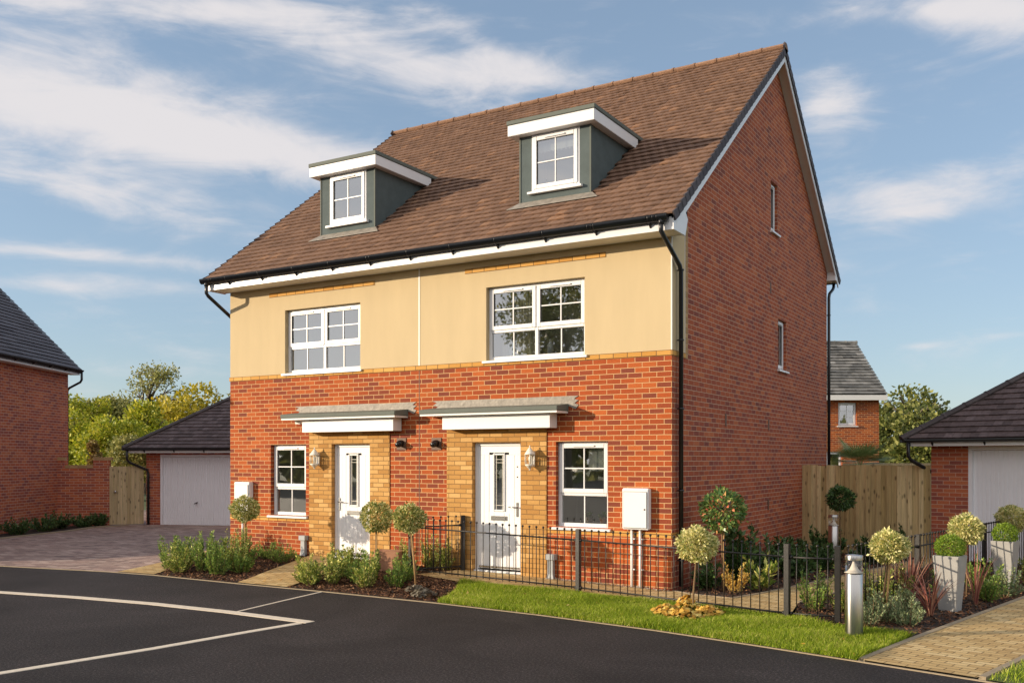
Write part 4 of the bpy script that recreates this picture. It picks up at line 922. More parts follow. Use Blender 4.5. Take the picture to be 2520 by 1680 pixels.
for i in range(46): m.box(i * .1, i * .1 + .094, 0, .018, 0, 1.74)
m.build('board_panel', M['gatewood'], t); m = MB(); m.box(0, 4.6, -.03, .05, 1.742, 1.80); m.build('capping_rail', M['gatewood'], t)
# ================================================================== small house far behind
t = thing('distant_house', 'small orange brick house with a weathered grey roof behind the fence', 'house', (-1.76, 26.45, 0), R(31))
m = MB(); W0 = [(-1.60, -.88, 3.22, 4.12)]; D0 = [(-2.1, -1.45, .2, 2.2)]
m.sheet(F(0), -6, 0, -.3, 4.3, W0 + D0, .09); m.quad((0, 0, -.3), (0, 6, -.3), (0, 6, 4.3), (0, 0, 4.3)); m.poly([(0, 0, 4.3), (0, 6, 4.3), (0, 3, 6.5)]); m.quad((-6, 0, -.3), (-6, 0, 4.3), (-6, 6, 4.3), (-6, 6, -.3))
m.build('wall', M['red'], t)
window(t, *W0[0], 1, split=None, bars=(1, 2), room=.5, sill_out=.05, rmat='dim')
window(t, *D0[0], 1, split=None, bars=(0, 0), room=.5, rmat='dim')
m = MB(); tiles(m, (-6.2, -.32, 4.42), (1, 0, 0), (0, math.cos(R(36)), math.sin(R(36))), 3.32 / math.cos(R(36)), lambda s: 0, lambda s: 6.40, gauge=.23, tw=.42, th=.03, tilt=.03, camber=0, jit=.006); rf = m.build('roof', M['tile_old'], t)
m = MB(); ridge_run(m, (-6.2, 3, 6.85), (.22, 3, 6.85), .12, .45); m.build('ridge_tiles', M['tile_old'], rf)
m = MB(); m.prism([(-6.15, -.3, 4.40), (-6.15, 3, 6.78), (-6.15, 6.3, 4.40)], (6.33, 0, 0)); m.build('roof_underlay', M['tile_old'], t)
m = MB(); m.box(-6.2, .2, -.34, -.30, 4.20, 4.40); m.box(-6.2, .2, -.30, 0, 4.25, 4.27); m.build('fascia', M['white_matt'], t)
# ================================================================== ground
m = MB(); m.quad((-400, -400, -.12), (400, -400, -.12), (400, 600, -.12), (-400, 600, -.12)); o = m.build('ground', M['earth']); tag(o, kind='structure')
EDGE = [(-40, -7.6), (-20, -4.3), (-14.5, -3.42), (-11.47, -2.94), (-9.07, -2.50), (-8.03, -2.42), (-6.05, -2.46), (-4.35, -2.45), (-2.3, -2.50), (-.7, -2.64), (.9, -2.88), (2.1, -3.15), (3.19, -3.42), (4.20, -3.68), (7, -4.5), (14, -6.6), (40, -14)]
o = surface('road', EDGE + [(40, -60), (-40, -60)], 0.0, M['asphalt'], step=60); 
def band(name, pts, w, zo, mat, h=.02, kind='structure', side=1, parent=None):
    """strip of width w laid along a polyline"""
    m = MB(); P = [Vector((p[0], p[1])) for p in pts]; L_, R_ = [], []
    for i, p in enumerate(P):
        d = (P[min(i + 1, len(P) - 1)] - P[max(i - 1, 0)]).normalized(); n = Vector((-d.y, d.x)); L_.append(p + n * w * (.5 + .5 * side)); R_.append(p - n * w * (.5 - .5 * side))
    z = lambda q: gz(q.x, q.y) + zo
    for i in range(len(P) - 1):
        a, b, c, d = R_[i], R_[i + 1], L_[i + 1], L_[i]
        m.add([(a.x, a.y, z(a)), (b.x, b.y, z(b)), (c.x, c.y, z(c)), (d.x, d.y, z(d)), (a.x, a.y, z(a) - h), (b.x, b.y, z(b) - h), (c.x, c.y, z(c) - h), (d.x, d.y, z(d) - h)], [(0, 1, 2, 3), (0, 4, 5, 1), (3, 2, 6, 7)] + ([(0, 3, 7, 4)] if i == 0 else []) + ([(1, 5, 6, 2)] if i == len(P) - 2 else []))
    o = m.build(name, mat, parent); tag(o, kind=kind); return o
def dense(pts, step=.5):
    out = []
    for a, b in zip(pts, pts[1:]):
        n = max(1, int(math.hypot(b[0] - a[0], b[1] - a[1]) / step))
        for k in range(n): out.append((a[0] + (b[0] - a[0]) * k / n, a[1] + (b[1] - a[1]) * k / n))
    return out + [pts[-1]]
band('kerb', dense(EDGE), .03, .010, M['kerb'], .06)
E1 = lambda dy: [(x, y + dy) for x, y in EDGE]
def edge_y(x):
    for (a, ya), (b, yb) in zip(EDGE, EDGE[1:]):
        if a <= x <= b: return ya + (yb - ya) * (x - a) / (b - a)
    return -3
def along(x0, x1, n=10, o=.03): return [(x0 + (x1 - x0) * k / n, edge_y(x0 + (x1 - x0) * k / n) + o) for k in range(n + 1)]
# road lines
band('road_marking', [(-16, -5.9), (-11, -5.15), (-8.33, -4.86), (-6.9, -4.60), (-5.49, -4.44), (-4.1, -4.40), (-2.72, -4.44)], .15, .006, M['paint'], .006, side=0)
band('road_marking', [(-2.78, -4.55), (-2.87, -5.2), (-3.0, -6.4), (-3.24, -7.8), (-3.9, -10.6)], .10, .006, M['paint'], .006, side=0)
band('road_marking', [(-4.04, -4.32), (-4.2, -3.4), (-4.35, -2.45)], .035, .005, M['paint'], .005, side=0)
# driveway, paths, beds, lawn
surface('driveway', along(-22, -8.9, 14, .028) + [(-8.85, -1.2), (-9.2, -.3), (-9.3, 12), (-25, 12), (-25, -2)], .010, M['pave_grey'], step=1.0, uvrot=R(21))
surface('driveway_border', along(-8.9, -8.05, 3, .028) + [(-8.35, -1.6), (-8.9, -.5), (-9.1, -.1), (-9.25, -.15), (-9.1, -.9), (-8.98, -1.2)], .018, M['pave_buff'], step=.4, uvrot=R(10))
BED1 = along(-8.03, -6.10, 6, .028) + [(-6.45, -1.4), (-6.88, -.02), (-8.9, -.02), (-9.0, -.25), (-8.35, -1.55)]
BED2 = along(-5.05, -2.32, 8, .028) + [(-2.55, -1.7), (-3.0, -.98), (-3.98, -.76), (-3.58, -.02), (-5.06, -.02), (-5.35, -.9)]
BED3 = [(2.02, -1.22), (2.55, -1.70), (3.42, -1.84), (3.62, -1.2), (4.27, 1.9), (5.35, 6.2), (2.75, 6.85), (2.62, 5.0), (2.15, 1.8), (1.80, -.1)]
BED4 = [(.02, .02), (.45, -.14), (.92, -.16), (1.12, .5), (1.45, 2.0), (2.25, 6.0), (2.4, 6.9), (.05, 7.3)]
surface('mulch_bed', BED1, .012, M['soil'], step=.3); surface('mulch_bed', BED2, .012, M['soil'], step=.3); surface('mulch_bed', BED3, .012, M['soil'], step=.6); surface('mulch_bed', BED4, .012, M['soil'], step=.6)
surface('path', along(-6.08, -5.07, 4, .028) + [(-5.40, -.9), (-5.12, -.01), (-6.84, -.01), (-6.43, -1.4)], .022, M['pave_buff'], step=.35, uvrot=R(12))
surface('path', [(-3.54, -.01), (-3.96, -.74), (-3.0, -.96), (-1.04, -.98), (1.98, -1.26), (1.80, -.1), (2.12, 1.8), (2.6, 5.0), (2.72, 6.85), (2.42, 6.9), (2.27, 6.0), (1.47, 2.0), (1.14, .5), (.94, -.18), (.45, -.16), (.0, -.01)], .022, M['pave_buff'], step=.4, uvrot=R(-4))
band('path_edging', [(0.02, .0), (.45, -.15), (.93, -.17), (1.13, .5), (1.46, 2.0), (2.26, 6.0), (2.41, 6.9)], .045, .03, M['kerb'], .03, side=0)
band('path_edging', [(1.79, -.1), (2.13, 1.8), (2.61, 5.0), (2.74, 6.85)], .045, .03, M['kerb'], .03, side=0)
RPL = [(3.20, -3.36), (3.47, -2.0), (4.31, 1.93), (5.3, 6.3)]; RPR = [(4.24, -3.62), (4.53, -2.40), (5.5, 2.0), (6.5, 6.2)]
surface('path', along(3.22, 4.20, 3, .028)[:1] + [ (3.5, -2.0), (4.34, 1.93), (5.3, 6.1), (6.45, 6.0), (5.46, 2.0), (4.49, -2.40)] + along(3.22, 4.20, 3, .028)[1:][::-1], .024, M['pave_buff'], step=.6, uvrot=R(-13))
band('path_edging', RPL, .06, .032, M['kerb'], .05, side=0); band('path_edging', RPR, .06, .032, M['kerb'], .05, side=0)
LAWN = along(-2.28, 3.17, 16, .028) + [(3.43, -1.92), (2.55, -1.73), (2.0, -1.28), (.5, -1.08), (-1.04, -.99), (-2.96, -.97), (-2.55, -1.7)]
LAWN2 = along(4.28, 9, 8, .028) + [(9, 3), (5.8, 3), (4.58, -2.38)]
surface('lawn', LAWN, .02, M['turf'], step=.4); surface('lawn', LAWN2, .02, M['turf'], step=.6)
def grass(name, poly, n):
    P = scatter(poly, n); Z = gzv(P) + .018; a = rng.uniform(0, 6.28, n); h = rng.uniform(.02, .075, n) * (1 + .35 * np.sin(P[:, 0] * 4.1 + 1) * np.sin(P[:, 1] * 5.3)); w = rng.uniform(.002, .0042, n)
    b = np.column_stack([P, Z]); s = np.stack([np.cos(a), np.sin(a), 0 * a], 1) * w[:, None]
    le = rng.normal(0, .45, (n, 2)) + np.array([.15, .05]); tip = b + np.column_stack([le * h[:, None], h])
    V = np.stack([b - s, b + s, b + s * .6 + (tip - b) * .55 + np.array([0, 0, .004]), tip, b - s * .6 + (tip - b) * .55 + np.array([0, 0, .004])], 1)
    o = np_mesh(name, V, 5, M['blade']); return tag(o, 'short green grass growing between the road and the railings', 'grass', kind='stuff')
g1 = grass('grass', along(-2.28, 3.17, 16, -.004) + LAWN[17:], 135000); g2 = grass('grass', LAWN2, 45000); tag(g2, 'grass in the bottom right corner beyond the block path')
for i, (poly, n) in enumerate(((BED1, 9000), (BED2, 11000), (BED3, 14000), (BED4, 8000))):
    o = chips('bark_mulch', poly, n, M['chips']); tag(o, ['brown bark chips on the left bed before the first window', 'brown bark chips between the two front doors', 'brown bark chips round the planters beside the block path', 'brown bark chips along the foot of the gable'][i], 'bark mulch')
o = chips('fallen_leaves', LAWN, 90, M['heuch'], .03, .055, .4, .045); tag(o, 'a few fallen autumn leaves on the grass by the road', 'fallen leaves')
o = chips('fallen_leaves', along(-6.0, -5.1, 4, .06) + [(-5.40, -.9), (-5.2, -.1), (-6.7, -.1), (-6.43, -1.4)], 26, M['heuch'], .025, .05, .3, .03); tag(o, 'a few fallen leaves on the short path to the left door', 'fallen leaves')
GR = [(-2.0, -.02), (0.0, -.02), (0, -.10), (-2.0, -.12)]
o = chips('gravel', GR, 900, M['gravel'], .012, .026, .5, .026); tag(o, 'thin line of pale gravel along the foot of the front wall', 'gravel')
# left planting strip
BL = [(-20.2, 3.3), (-17.0, -1.85), (-16.55, -1.5), (-17.9, 2.6), (-18.6, 3.9), (-18.85, 4.6)]
surface('mulch_bed', BL, .02, M['soil'], step=2)
band('kerb', [(-16.5, -1.5), (-17.85, 2.65), (-18.55, 3.95), (-18.4, 4.9)], .12, .035, M['kerb'], .05, side=0)
# ================================================================== railings
def railing(name, pts, label, post_ends=None, bars=.118, top=.875, rail=.745, low=.085, first=0):
    t = thing(name, label, 'railing', (pts[0][0], pts[0][1], 0))
    ox, oy = pts[0]
    for i, (x, y) in enumerate(pts):
        if i < first: continue
        z = gz(x, y); m = MB(); m.box(x - ox - .032, x - ox + .032, y - oy - .032, y - oy + .032, z - .05, z + .90)
        ang = math.atan2(pts[min(i + 1, len(pts) - 1)][1] - pts[max(i - 1, 0)][1], pts[min(i + 1, len(pts) - 1)][0] - pts[max(i - 1, 0)][0])
        o = m.build('post', M['black_metal'], t, bevel=.004)
        Mx = Matrix.Translation((x - ox, y - oy, 0)) @ Matrix.Rotation(ang, 4, 'Z') @ Matrix.Translation((-(x - ox), -(y - oy), 0)); o.data.transform(Mx)
    for (x0, y0), (x1, y1) in zip(pts, pts[1:]):
        d = Vector((x1 - x0, y1 - y0, 0)); L = d.length; d.normalize(); n = max(1, round((L - .10) / bars)); z0, z1 = gz(x0, y0), gz(x1, y1); m = MB()
        P = lambda s, z: (x0 - ox + d.x * s, y0 - oy + d.y * s, z + z0 + (z1 - z0) * s / L)
        Mx = Matrix.Translation((x0 - ox, y0 - oy, 0)) @ Matrix.Rotation(math.atan2(d.y, d.x), 4, 'Z')
        for zz, r in ((rail, .011), (low, .011)): m.add([P(.03, zz - r), P(L - .03, zz - r), P(L - .03, zz + r), P(.03, zz + r)], [(0, 1, 2, 3)]); m.tube([P(.03, zz), P(L - .03, zz)], r, 6)
        for e in (.045, L - .045):
            for zz in (rail, low): m.tube([P(e - .012, zz), P(e + .012, zz)], .022, 8)
        for k in range(n + 0):
            s = .05 + (L - .10) * (k + .5) / n; m.tube([P(s, .055), P(s, top)], .0065, 6); c = P(s, top + .012); m.lathe(c, [(0, -.019), (.013, -.013), (.0185, 0), (.013, .013), (0, .019)], 8)
        m.build('railing_panel', M['black_metal'], t)
    return t
railing('metal_railing', [(-3.52, -.07), (-4.08, -.70), (-1.04, -.87), (2.0, -1.43), (2.57, -1.40)], 'black ball-topped railings from the right door to the corner of the lawn')
railing('metal_railing', [(2.63, -1.34), (3.12, .86), (3.68, 3.86), (4.2, 6.3)], 'black ball-topped railings running back between the steel bollards and planters', first=1)
# ================================================================== bollards
def bollard(x, y, label, s=1.0):
    t = thing('bollard_light', label, 'bollard light', (x, y, gz(x, y)), 0, 'steel bollard lights'); r = .092
    m = MB(); m.lathe((0, 0, 0), [(r, -.05), (r, .688), (r * .9, .694)], 36); p = m.build('post', M['brushed'], t)
    m = MB(); m.lathe((0, 0, 0), [(r * .985, .699), (r * .985, .86)], 36); m.build('lens', M['glass_clear'], t)
    m = MB(); m.lathe((0, 0, 0), [(.098, .703), (.07, .715), (.045, .74), (.025, .78), (.012, .82), (.004, .835), (0, .837)], 24); m.build('reflector', M['cone'], t)
    m = MB(); m.lathe((0, 0, 0), [(r * .96, .696), (r * 1.005, .697), (r * 1.005, .703), (r * .96, .704)], 36); m.build('gasket', M['black'], t)
    m = MB(); m.lathe((0, 0, 0), [(0, .836), (r * .97, .836), (r, .84), (r, .878), (r * .96, .886), (0, .888)], 36); m.build('cap', M['brushed'], t)
bollard(2.915, -2.25, 'near stainless steel bollard light standing at the edge of the grass'); bollard(1.12, 5.1, 'far stainless steel bollard light among dark shrubs in front of the timber fence')
# ================================================================== planters
def planter(x, y, rz, lab, lab2, wt=.315, wb=.205, h=.70, br=.178):
    t = thing('planter', lab, 'planter', (x, y, gz(x, y)), rz, 'tapered cast stone planters'); m = MB(); a, b = wt / 2, wb / 2; q = a - .03
    m.add([(-b, -b, 0), (b, -b, 0), (b, b, 0), (-b, b, 0), (-a, -a, h), (a, -a, h), (a, a, h), (-a, a, h), (-q, -q, h), (q, -q, h), (q, q, h), (-q, q, h), (-q, -q, h - .06), (q, -q, h - .06), (q, q, h - .06), (-q, q, h - .06)],
          [(0, 1, 5, 4), (1, 2, 6, 5), (2, 3, 7, 6), (3, 0, 4, 7), (0, 3, 2, 1)] + [(4 + i, 4 + (i + 1) % 4, 8 + (i + 1) % 4, 8 + i) for i in range(4)] + [(8 + i, 8 + (i + 1) % 4, 12 + (i + 1) % 4, 12 + i) for i in range(4)])
    m.build('pot', M['concrete'], t, bevel=.006); m = MB(); m.quad((-q, -q, h - .03), (q, -q, h - .03), (q, q, h - .03), (-q, q, h - .03)); m.build('soil', M['soil'], t)
    t2 = thing('box_ball', lab2, 'topiary', (x, y, gz(x, y) + h - .03), 0, 'clipped box balls in the planters'); n = 4200; d = unit(n); rr = br * (1 + .05 * np.sin(d[:, 0] * 8) * np.cos(d[:, 1] * 7)) * rng.uniform(.78, 1.02, n); P = d * rr[:, None] * np.array([1, 1, .92]) + np.array([0, 0, br * .72]); P = P[P[:, 2] > 0]; np_mesh('crown', leaf_quads(P, P - np.array([0, 0, br * .7]), .020, .6, .8), 4, M['box'], t2)
    m = MB(); m.tube([(0, 0, -.02), (0, 0, br * .7)], .012, 6); m.build('stem', M['bark'], t2)
PX1, PY1, PX2, PY2 = 3.57, .28, 4.02, 3.02
planter(PX1, PY1, R(-13), 'near square tapered grey stone planter beside the block path', 'green clipped box ball in the nearer stone planter'); planter(PX2, PY2, R(-13), 'far square tapered grey stone planter near the right edge', 'green clipped box ball in the far stone planter')
# ================================================================== topiaries
G_ = 'clipped variegated standard trees'
topiary(-7.33, -1.10, 1.045, .225, 'clipped variegated tree in front of the left meter box', G_, 'varieg_dim', 1900, stake=True)
topiary(-4.44, -1.12, 1.0, .245, 'clipped variegated tree just right of the left front door', G_, 'varieg_dim', 2000, stake=True)
topiary(-3.25, -1.70, 1.045, .212, 'clipped variegated tree beside the end post of the railings', G_, 'varieg_dim', 2100, stake=True, lean=(-.09, -.02))
topiary(.92, -1.66, .86, .222, 'clipped variegated tree on the lawn with a crooked trunk and yellow plants at its foot', G_, 'varieg', 2300, lean=(.05, .02))
topiary(2.98, -.95, .875, .195, 'clipped variegated tree behind the near steel bollard', G_, 'varieg', 2300, stake=True, lean=(.07, .05))
topiary(3.62, 1.75, .93, .212, 'clipped variegated tree behind the near stone planter', G_, 'varieg', 2300)
topiary(4.02, 4.7, .93, .225, 'clipped variegated tree behind the far stone planter', G_, 'varieg', 2300)
t = topiary(.58, .47, 1.17, .30, 'taller loose glossy standard shrub with red tips against the gable corner', None, 'photinia', 1100, leaf=.07, stake=True, cat='standard shrub'); t.name = 'standard_shrub'
t = topiary(1.08, 5.85, 1.16, .225, 'small dark green ball tree in front of the timber fence', None, 'shrub_dark', 900, leaf=.07, cat='bay tree'); t.name = 'bay_tree'
# ================================================================== shrubs in the beds
GS = 'low shrubs in the front beds'
S1 = [(-8.15, -2.0, 0.56, .20, 'leftmost bushy shrub at the corner of the left bed by the driveway'), (-7.75, -1.55, 0.58, .24, 'tall upright shrub in the left bed next to the driveway corner'), (-7.75, -2.12, .45, .22, 'front shrub of the left bed, second from the driveway'),
      (-7.38, -1.95, 0.56, .25, 'large green shrub in front of the left topiary trunk'), (-7.0, -1.60, 0.62, .24, 'pale tipped tall shrub just right of the left topiary trunk'), (-6.95, -2.05, .38, .20, 'small shrub at the front edge of the left bed before the tall one')]
S1 += [(-8.32, -1.55, .42, .2, 'shrub at the back left of the left bed beside the driveway'), (-7.15, -1.25, .36, .22, 'dense green shrub right behind the left topiary stake'), (-6.72, -1.75, .30, .17, 'smallest shrub at the right corner of the left bed by the path'), (-7.95, -1.1, .36, .2, 'shrub in the middle of the left bed below the meter box')]
for x, y, h, s, lab in S1: shrub(x, y, h, s, lab, GS, 'shrub_yel' if 'pale' in lab or 'front shrub' in lab else 'shrub', stems=20, per=46, leaf=.042)
for x, y, h, s, lab in [(-7.35, -.55, .26, .24, 'low fine leaved shrub under the left ground floor window'), (-6.78, -.75, .27, .25, 'low round fine leaved shrub in front of the left cable box'), (-8.2, -.35, .40, .18, 'dark shrub against the wall below the left meter box')]: shrub(x, y, h, s, lab, GS, 'shrub', stems=22, per=46, leaf=.03)
S2 = [(-5.15, -1.95, .42, .24, 'spreading holly like shrub at the left end of the middle bed'), (-4.85, -1.50, .50, .22, 'tall shrub before the left door step in the middle bed'), (-4.60, -1.95, .42, .20, 'middle shrub at the front of the bed between the doors'),
      (-4.22, -1.75, .42, .22, 'bright green shrub in front of the second topiary trunk'), (-3.92, -1.95, .44, .20, 'yellow tipped shrub beside the railing end post'), (-3.75, -1.30, .36, .18, 'small light green shrub left of the railing end post')]
S2 += [(-5.0, -1.05, .36, .2, 'shrub behind the spreading one at the left end of the middle bed'), (-4.35, -1.35, .40, .2, 'upright shrub close to the second topiary trunk'), (-4.88, -2.12, .33, .17, 'low shrub at the front left of the middle bed'), (-3.55, -1.75, .30, .16, 'small light green shrub between the topiary stake and the railings')]
for x, y, h, s, lab in S2: shrub(x, y, h, s, lab, GS, 'shrub_yel' if 'holly' in lab or 'yellow' in lab or 'middle' in lab else 'shrub', stems=17, per=44, leaf=.046)
for x, y, h, s, lab in [(-4.45, -.35, .40, .18, 'shrub half hidden behind the sandstone boulder'), (-4.0, -.25, .50, .20, 'leafy shrub behind the short return of the railings'), (-3.78, -.2, .42, .14, 'thin upright shrub against the right porch bricks')]: shrub(x, y, h, s, lab, GS, 'shrub_yel', stems=14, per=40, leaf=.042)
rosette(-3.02, -1.98, .17, .12, 'bronze leaved plant at the front edge of the middle bed', 'dark leaved plants', 'heuch_dark', 70, leaf=.06); rosette(-2.72, -2.2, .19, .12, 'bronze leaved plant nearest the tip of the lawn', 'dark leaved plants', 'heuch_dark', 80, leaf=.06)
for x, y, r, lab in [(.70, -1.95, .20, 'yellow heuchera clump left of the lawn topiary trunk'), (.98, -2.12, .22, 'yellow heuchera clump nearest the road below the lawn topiary'), (1.16, -1.78, .20, 'yellow heuchera clump right of the lawn topiary trunk'), (.84, -1.62, .17, 'upright yellow heuchera clump behind the lawn topiary trunk')]: rosette(x, y, r, .15 if y < -1.7 else .22, lab, 'yellow plants round the lawn topiary', 'heuch', 95, leaf=.075)
# gable bed
GB_ = 'shrubs along the gable'
shrub(.35, .55, .40, .22, 'leafy green shrub at the front corner of the gable bed', GB_, 'shrub_dark', stems=12, per=30, leaf=.075)
shrub(.58, 1.3, .86, .28, 'tall dark broad leaved shrub against the gable behind the standard shrub', GB_, 'shrub_dark', stems=16, per=34, leaf=.11, asp=.5)
shrub(.78, .42, .40, .17, 'golden spiky leaved shrub behind the lawn topiary', GB_, 'heuch', stems=14, per=44, leaf=.034)
shrub(1.02, .80, .50, .22, 'pale broad leaved laurel in the sunny part of the gable bed', GB_, 'shrub_yel', stems=9, per=14, leaf=.12, asp=.42)
for x, y, h, s, lab in [(.5, 2.5, .50, .34, 'dark leafy shrub by the gable, nearest the path'), (1.05, 2.6, .40, .30, 'dark low shrub in the gable bed beside the path edge'), (.6, 3.4, .50, .38, 'dark shrub by the gable wall under the left weep vent'), (1.2, 3.9, .40, .32, 'dark shrub at the path edge in front of the far bollard'), (.5, 4.6, .46, .4, 'dark shrub against the gable beside the far bollard'), (.7, 6.1, .52, .42, 'dark shrub where the gable meets the timber fence'), (1.75, 5.4, .45, .36, 'dark shrub right of the far bollard'), (1.9, 6.5, .50, .36, 'dark shrub at the foot of the timber fence by the near garage')]: shrub(x, y, h, s, lab, GB_, 'shrub_dark', stems=17, per=40, leaf=.085, asp=.5)
# bed by the right path
GP = 'shrubs in the bed beside the block path'
for x, y, h, s, lab, mt, lf in [(2.15, -.62, .46, .22, 'leafy shrub behind the railings left of the near bollard', 'shrub', .04), (2.45, -.55, .44, .20, 'yellow edged shrub behind the railing corner post', 'shrub_yel', .042), (2.8, -.25, .50, .26, 'tall yellow edged shrub behind the railings right of the near bollard', 'shrub_yel', .045), (2.95, .35, .46, .22, 'variegated shrub behind the railings left of the flax', 'shrub_yel', .045),
    (2.90, -1.38, .36, .22, 'grey green shrub at the foot of the near bollard', 'shrub_grey', .036), (3.18, -.72, .34, .20, 'grey green shrub right of the bollard topiary', 'shrub_grey', .036), (3.30, -1.15, .30, .20, 'rounded grey green shrub nearest the block path', 'shrub_grey', .036), (3.02, -1.05, .3, .2, 'low grey green shrub at the foot of the bollard topiary', 'shrub_grey', .036),
    (3.42, .95, .42, .20, 'light green shrub left of the near planter', 'shrub', .04), (3.92, 1.35, .38, .22, 'bright green shrub between the two planters', 'shrub', .045), (4.1, 1.95, .42, .24, 'pale flowering shrub in front of the far planter', 'shrub_grey', .042), (3.8, 2.2, .50, .22, 'tall green shrub left of the far planter', 'shrub', .045), (4.35, 3.5, .42, .22, 'yellow green shrub right of the far planter', 'shrub_yel', .045)]: shrub(x, y, h, s, lab, GP, mt, stems=17, per=44, leaf=lf)
flax(3.08, .45, .80, 60, 'red flax plant behind the bollard topiary', 'bronze flax plants'); flax(3.42, -.32, .66, 46, 'low red flax at the foot of the near planter', 'bronze flax plants', 1.2); flax(3.80, 1.0, .85, 18, 'upright pink striped flax between the two planters', 'bronze flax plants', .55)
for i, (x, y, h, s) in enumerate([(-17.15, -.9, .34, .35), (-17.5, .3, .38, .38), (-17.85, 1.3, .36, .35), (-18.3, 2.3, .38, .40), (-18.75, 3.0, .40, .38), (-18.75, 3.75, .36, .30), (-18.85, 4.3, .32, .24)]):
    shrub(x, y, h, s, ['low dark shrub at the left edge of the picture', 'low dark shrub second from the left edge against the tall brick wall', 'low dark shrub third from the left edge against the tall brick wall', 'low dark shrub before the middle of the tall brick wall', 'dark shrub in the corner where the garden wall meets the house', 'brighter green shrub against the middle of the garden wall', 'smallest shrub by the garden wall next to the gate'][i], 'shrubs under the left brick wall', 'shrub_dark', stems=20, per=40, leaf=.06, asp=.5)
# boulder
t = thing('boulder', 'square sandstone boulder in the bed between the two doors', 'boulder', (-4.62, -.55, gz(-4.62, -.5)), R(12))
bm = bmesh.new(); bmesh.ops.create_cube(bm, size=1); bmesh.ops.subdivide_edges(bm, edges=bm.edges[:], cuts=3, use_grid_fill=True)
for v in bm.verts:
    f = 1 - .12 * (v.co.z + .5); v.co.x *= .50 * f; v.co.y *= .30 * f; v.co.z = v.co.z * .34 + .15; v.co += Vector((random.uniform(-1, 1), random.uniform(-1, 1), random.uniform(-1, 1))) * .010
me = bpy.data.meshes.new('rock'); bm.to_mesh(me); bm.free(); box_uv(me); link_mesh('rock', me, M['boulder'], t)
# palm beyond the fence
t = thing('palm_tree', 'fan palm showing above the timber fence', 'palm', (.15, 12.6, .08)); m = MB(); m.tube([(0, 0, 0), (0, 0, 1.62)], [.12, .1], 10); m.build('trunk', M['treebark'], t); V = []
for i in range(22):
    a = 6.283 * i / 22 + random.uniform(-.15, .15); el = random.uniform(.05, 1.1); Ls = random.uniform(.35, .5); c = np.array([math.cos(a) * math.cos(el), math.sin(a) * math.cos(el), math.sin(el)]); o_ = np.array([0, 0, 1.62]) + c * Ls; s = np.cross(c, [0, 0, 1]); s /= np.linalg.norm(s); u = np.cross(s, c)
    V += [np.array([0, 0, 1.60]) - s * .008, np.array([0, 0, 1.60]) + s * .008, o_ + s * .006, o_ - s * .006]
    for k in range(19):
        b = (k - 9) / 9 * 1.35; d = c * math.cos(b) + s * math.sin(b); p = o_ + d * .60 * (1 - .15 * abs(b)) + np.array([0, 0, -.05]); w = np.cross(d, u) * .014; V += [o_, o_ + d * .25 + w, p, o_ + d * .25 - w]
np_mesh('fronds', np.array(V), 4, M['palm'], t)
# ================================================================== trees
tree(-4.3, 52, 6.6, 4.6, 'broad oak between the small far house and the near garage', 't_oak', n=9000, leaf=.30, dens=2.2, blobs=34, limbs=12, trunk=.3)
tree(-13.5, 57, 6.2, 4.0, 'green tree behind the small far house', 't_green', n=3000, leaf=.25)
tree(-49.5, 24.8, 5.7, 3.2, 'dark round evergreen behind the left house corner', 't_dark', n=4500, leaf=.26, dens=2.2, trunk=.25, name='evergreen_tree')
tree(-41.5, 23.6, 8.2, 2.7, 'tall half bare tree with thin yellow leaves above the far garage', 't_olive', n=3000, leaf=.15, dens=1.0, sparse=True, blobs=46, limbs=18, trunk=.24, base_f=.3, squash=1.25)
tree(-35.5, 21.6, 6.1, 3.1, 'golden autumn tree rising behind the far garage roof', 't_yel', n=6500, leaf=.22, dens=2.2, blobs=26, limbs=10)
tree(-32.6, 24.4, 6.8, 2.5, 'smaller golden tree where the far garage roof meets the house', 't_yel', n=3800, leaf=.2, dens=2.0, blobs=18)
tree(-43.0, 20.5, 6.0, 1.9, 'thin grey branched tree in the middle of the wood', 't_lime', n=1500, leaf=.16, sparse=True, blobs=26, limbs=12, trunk=.16)
tree(-44.5, 22.5, 5.9, 2.0, 'olive tree left of the tall half bare tree', 't_olive', n=3500, leaf=.2, dens=2.0, blobs=16)
tree(-37.5, 15.6, 4.2, 2.1, 'lime green bushy tree behind the left end of the garden wall', 't_lime', n=4500, leaf=.18, dens=2.0, base_f=.1)
tree(-31.9, 14.0, 4.1, 1.8, 'lime green bushy tree behind the garden wall pier', 't_lime', n=4500, leaf=.15, dens=2.0, base_f=.1)
tree(-27.2, 10.0, 2.8, .55, 'rusty brown conifer behind the garden wall coping', 't_rust', n=2600, leaf=.10, shape='cone', base_f=.05, name='conifer', trunk=.08)
tree(-24.4, 10.0, 3.1, 1.1, 'small silvery green tree behind the timber gate', 't_olive', n=3200, leaf=.11, dens=2.0, base_f=.15, trunk=.06)
tree(-46.0, 18.0, 4.6, 2.1, 'rusty orange leaved tree low behind the left house wall', 't_rust', n=3000, leaf=.2, dens=2.0)
tree(-34.0, 17.2, 4.7, 2.1, 'mid green tree between the lime trees and the far garage', 't_lime', n=4500, leaf=.18, dens=2.0, base_f=.1)
tree(-28.0, 27.0, 6.0, 2.3, 'dark treetop beyond the ridge of the far garage', 't_dark', n=2500, leaf=.22, dens=2)
tree(-52, 33, 5.2, 3.8, 'green treetop far beyond the garden wall', 't_green', n=3500, leaf=.32, dens=2); tree(-42, 33, 5.6, 3.8, 'green treetop far behind the tall half bare tree', 't_green', n=3500, leaf=.32, dens=2)
tree(-18.6, -32.2, 13.2, 3.6, 'street tree across the road mirrored in the upper window', 't_olive', 'trees across the road', n=5000, leaf=.22, blobs=24, trunk=.22)
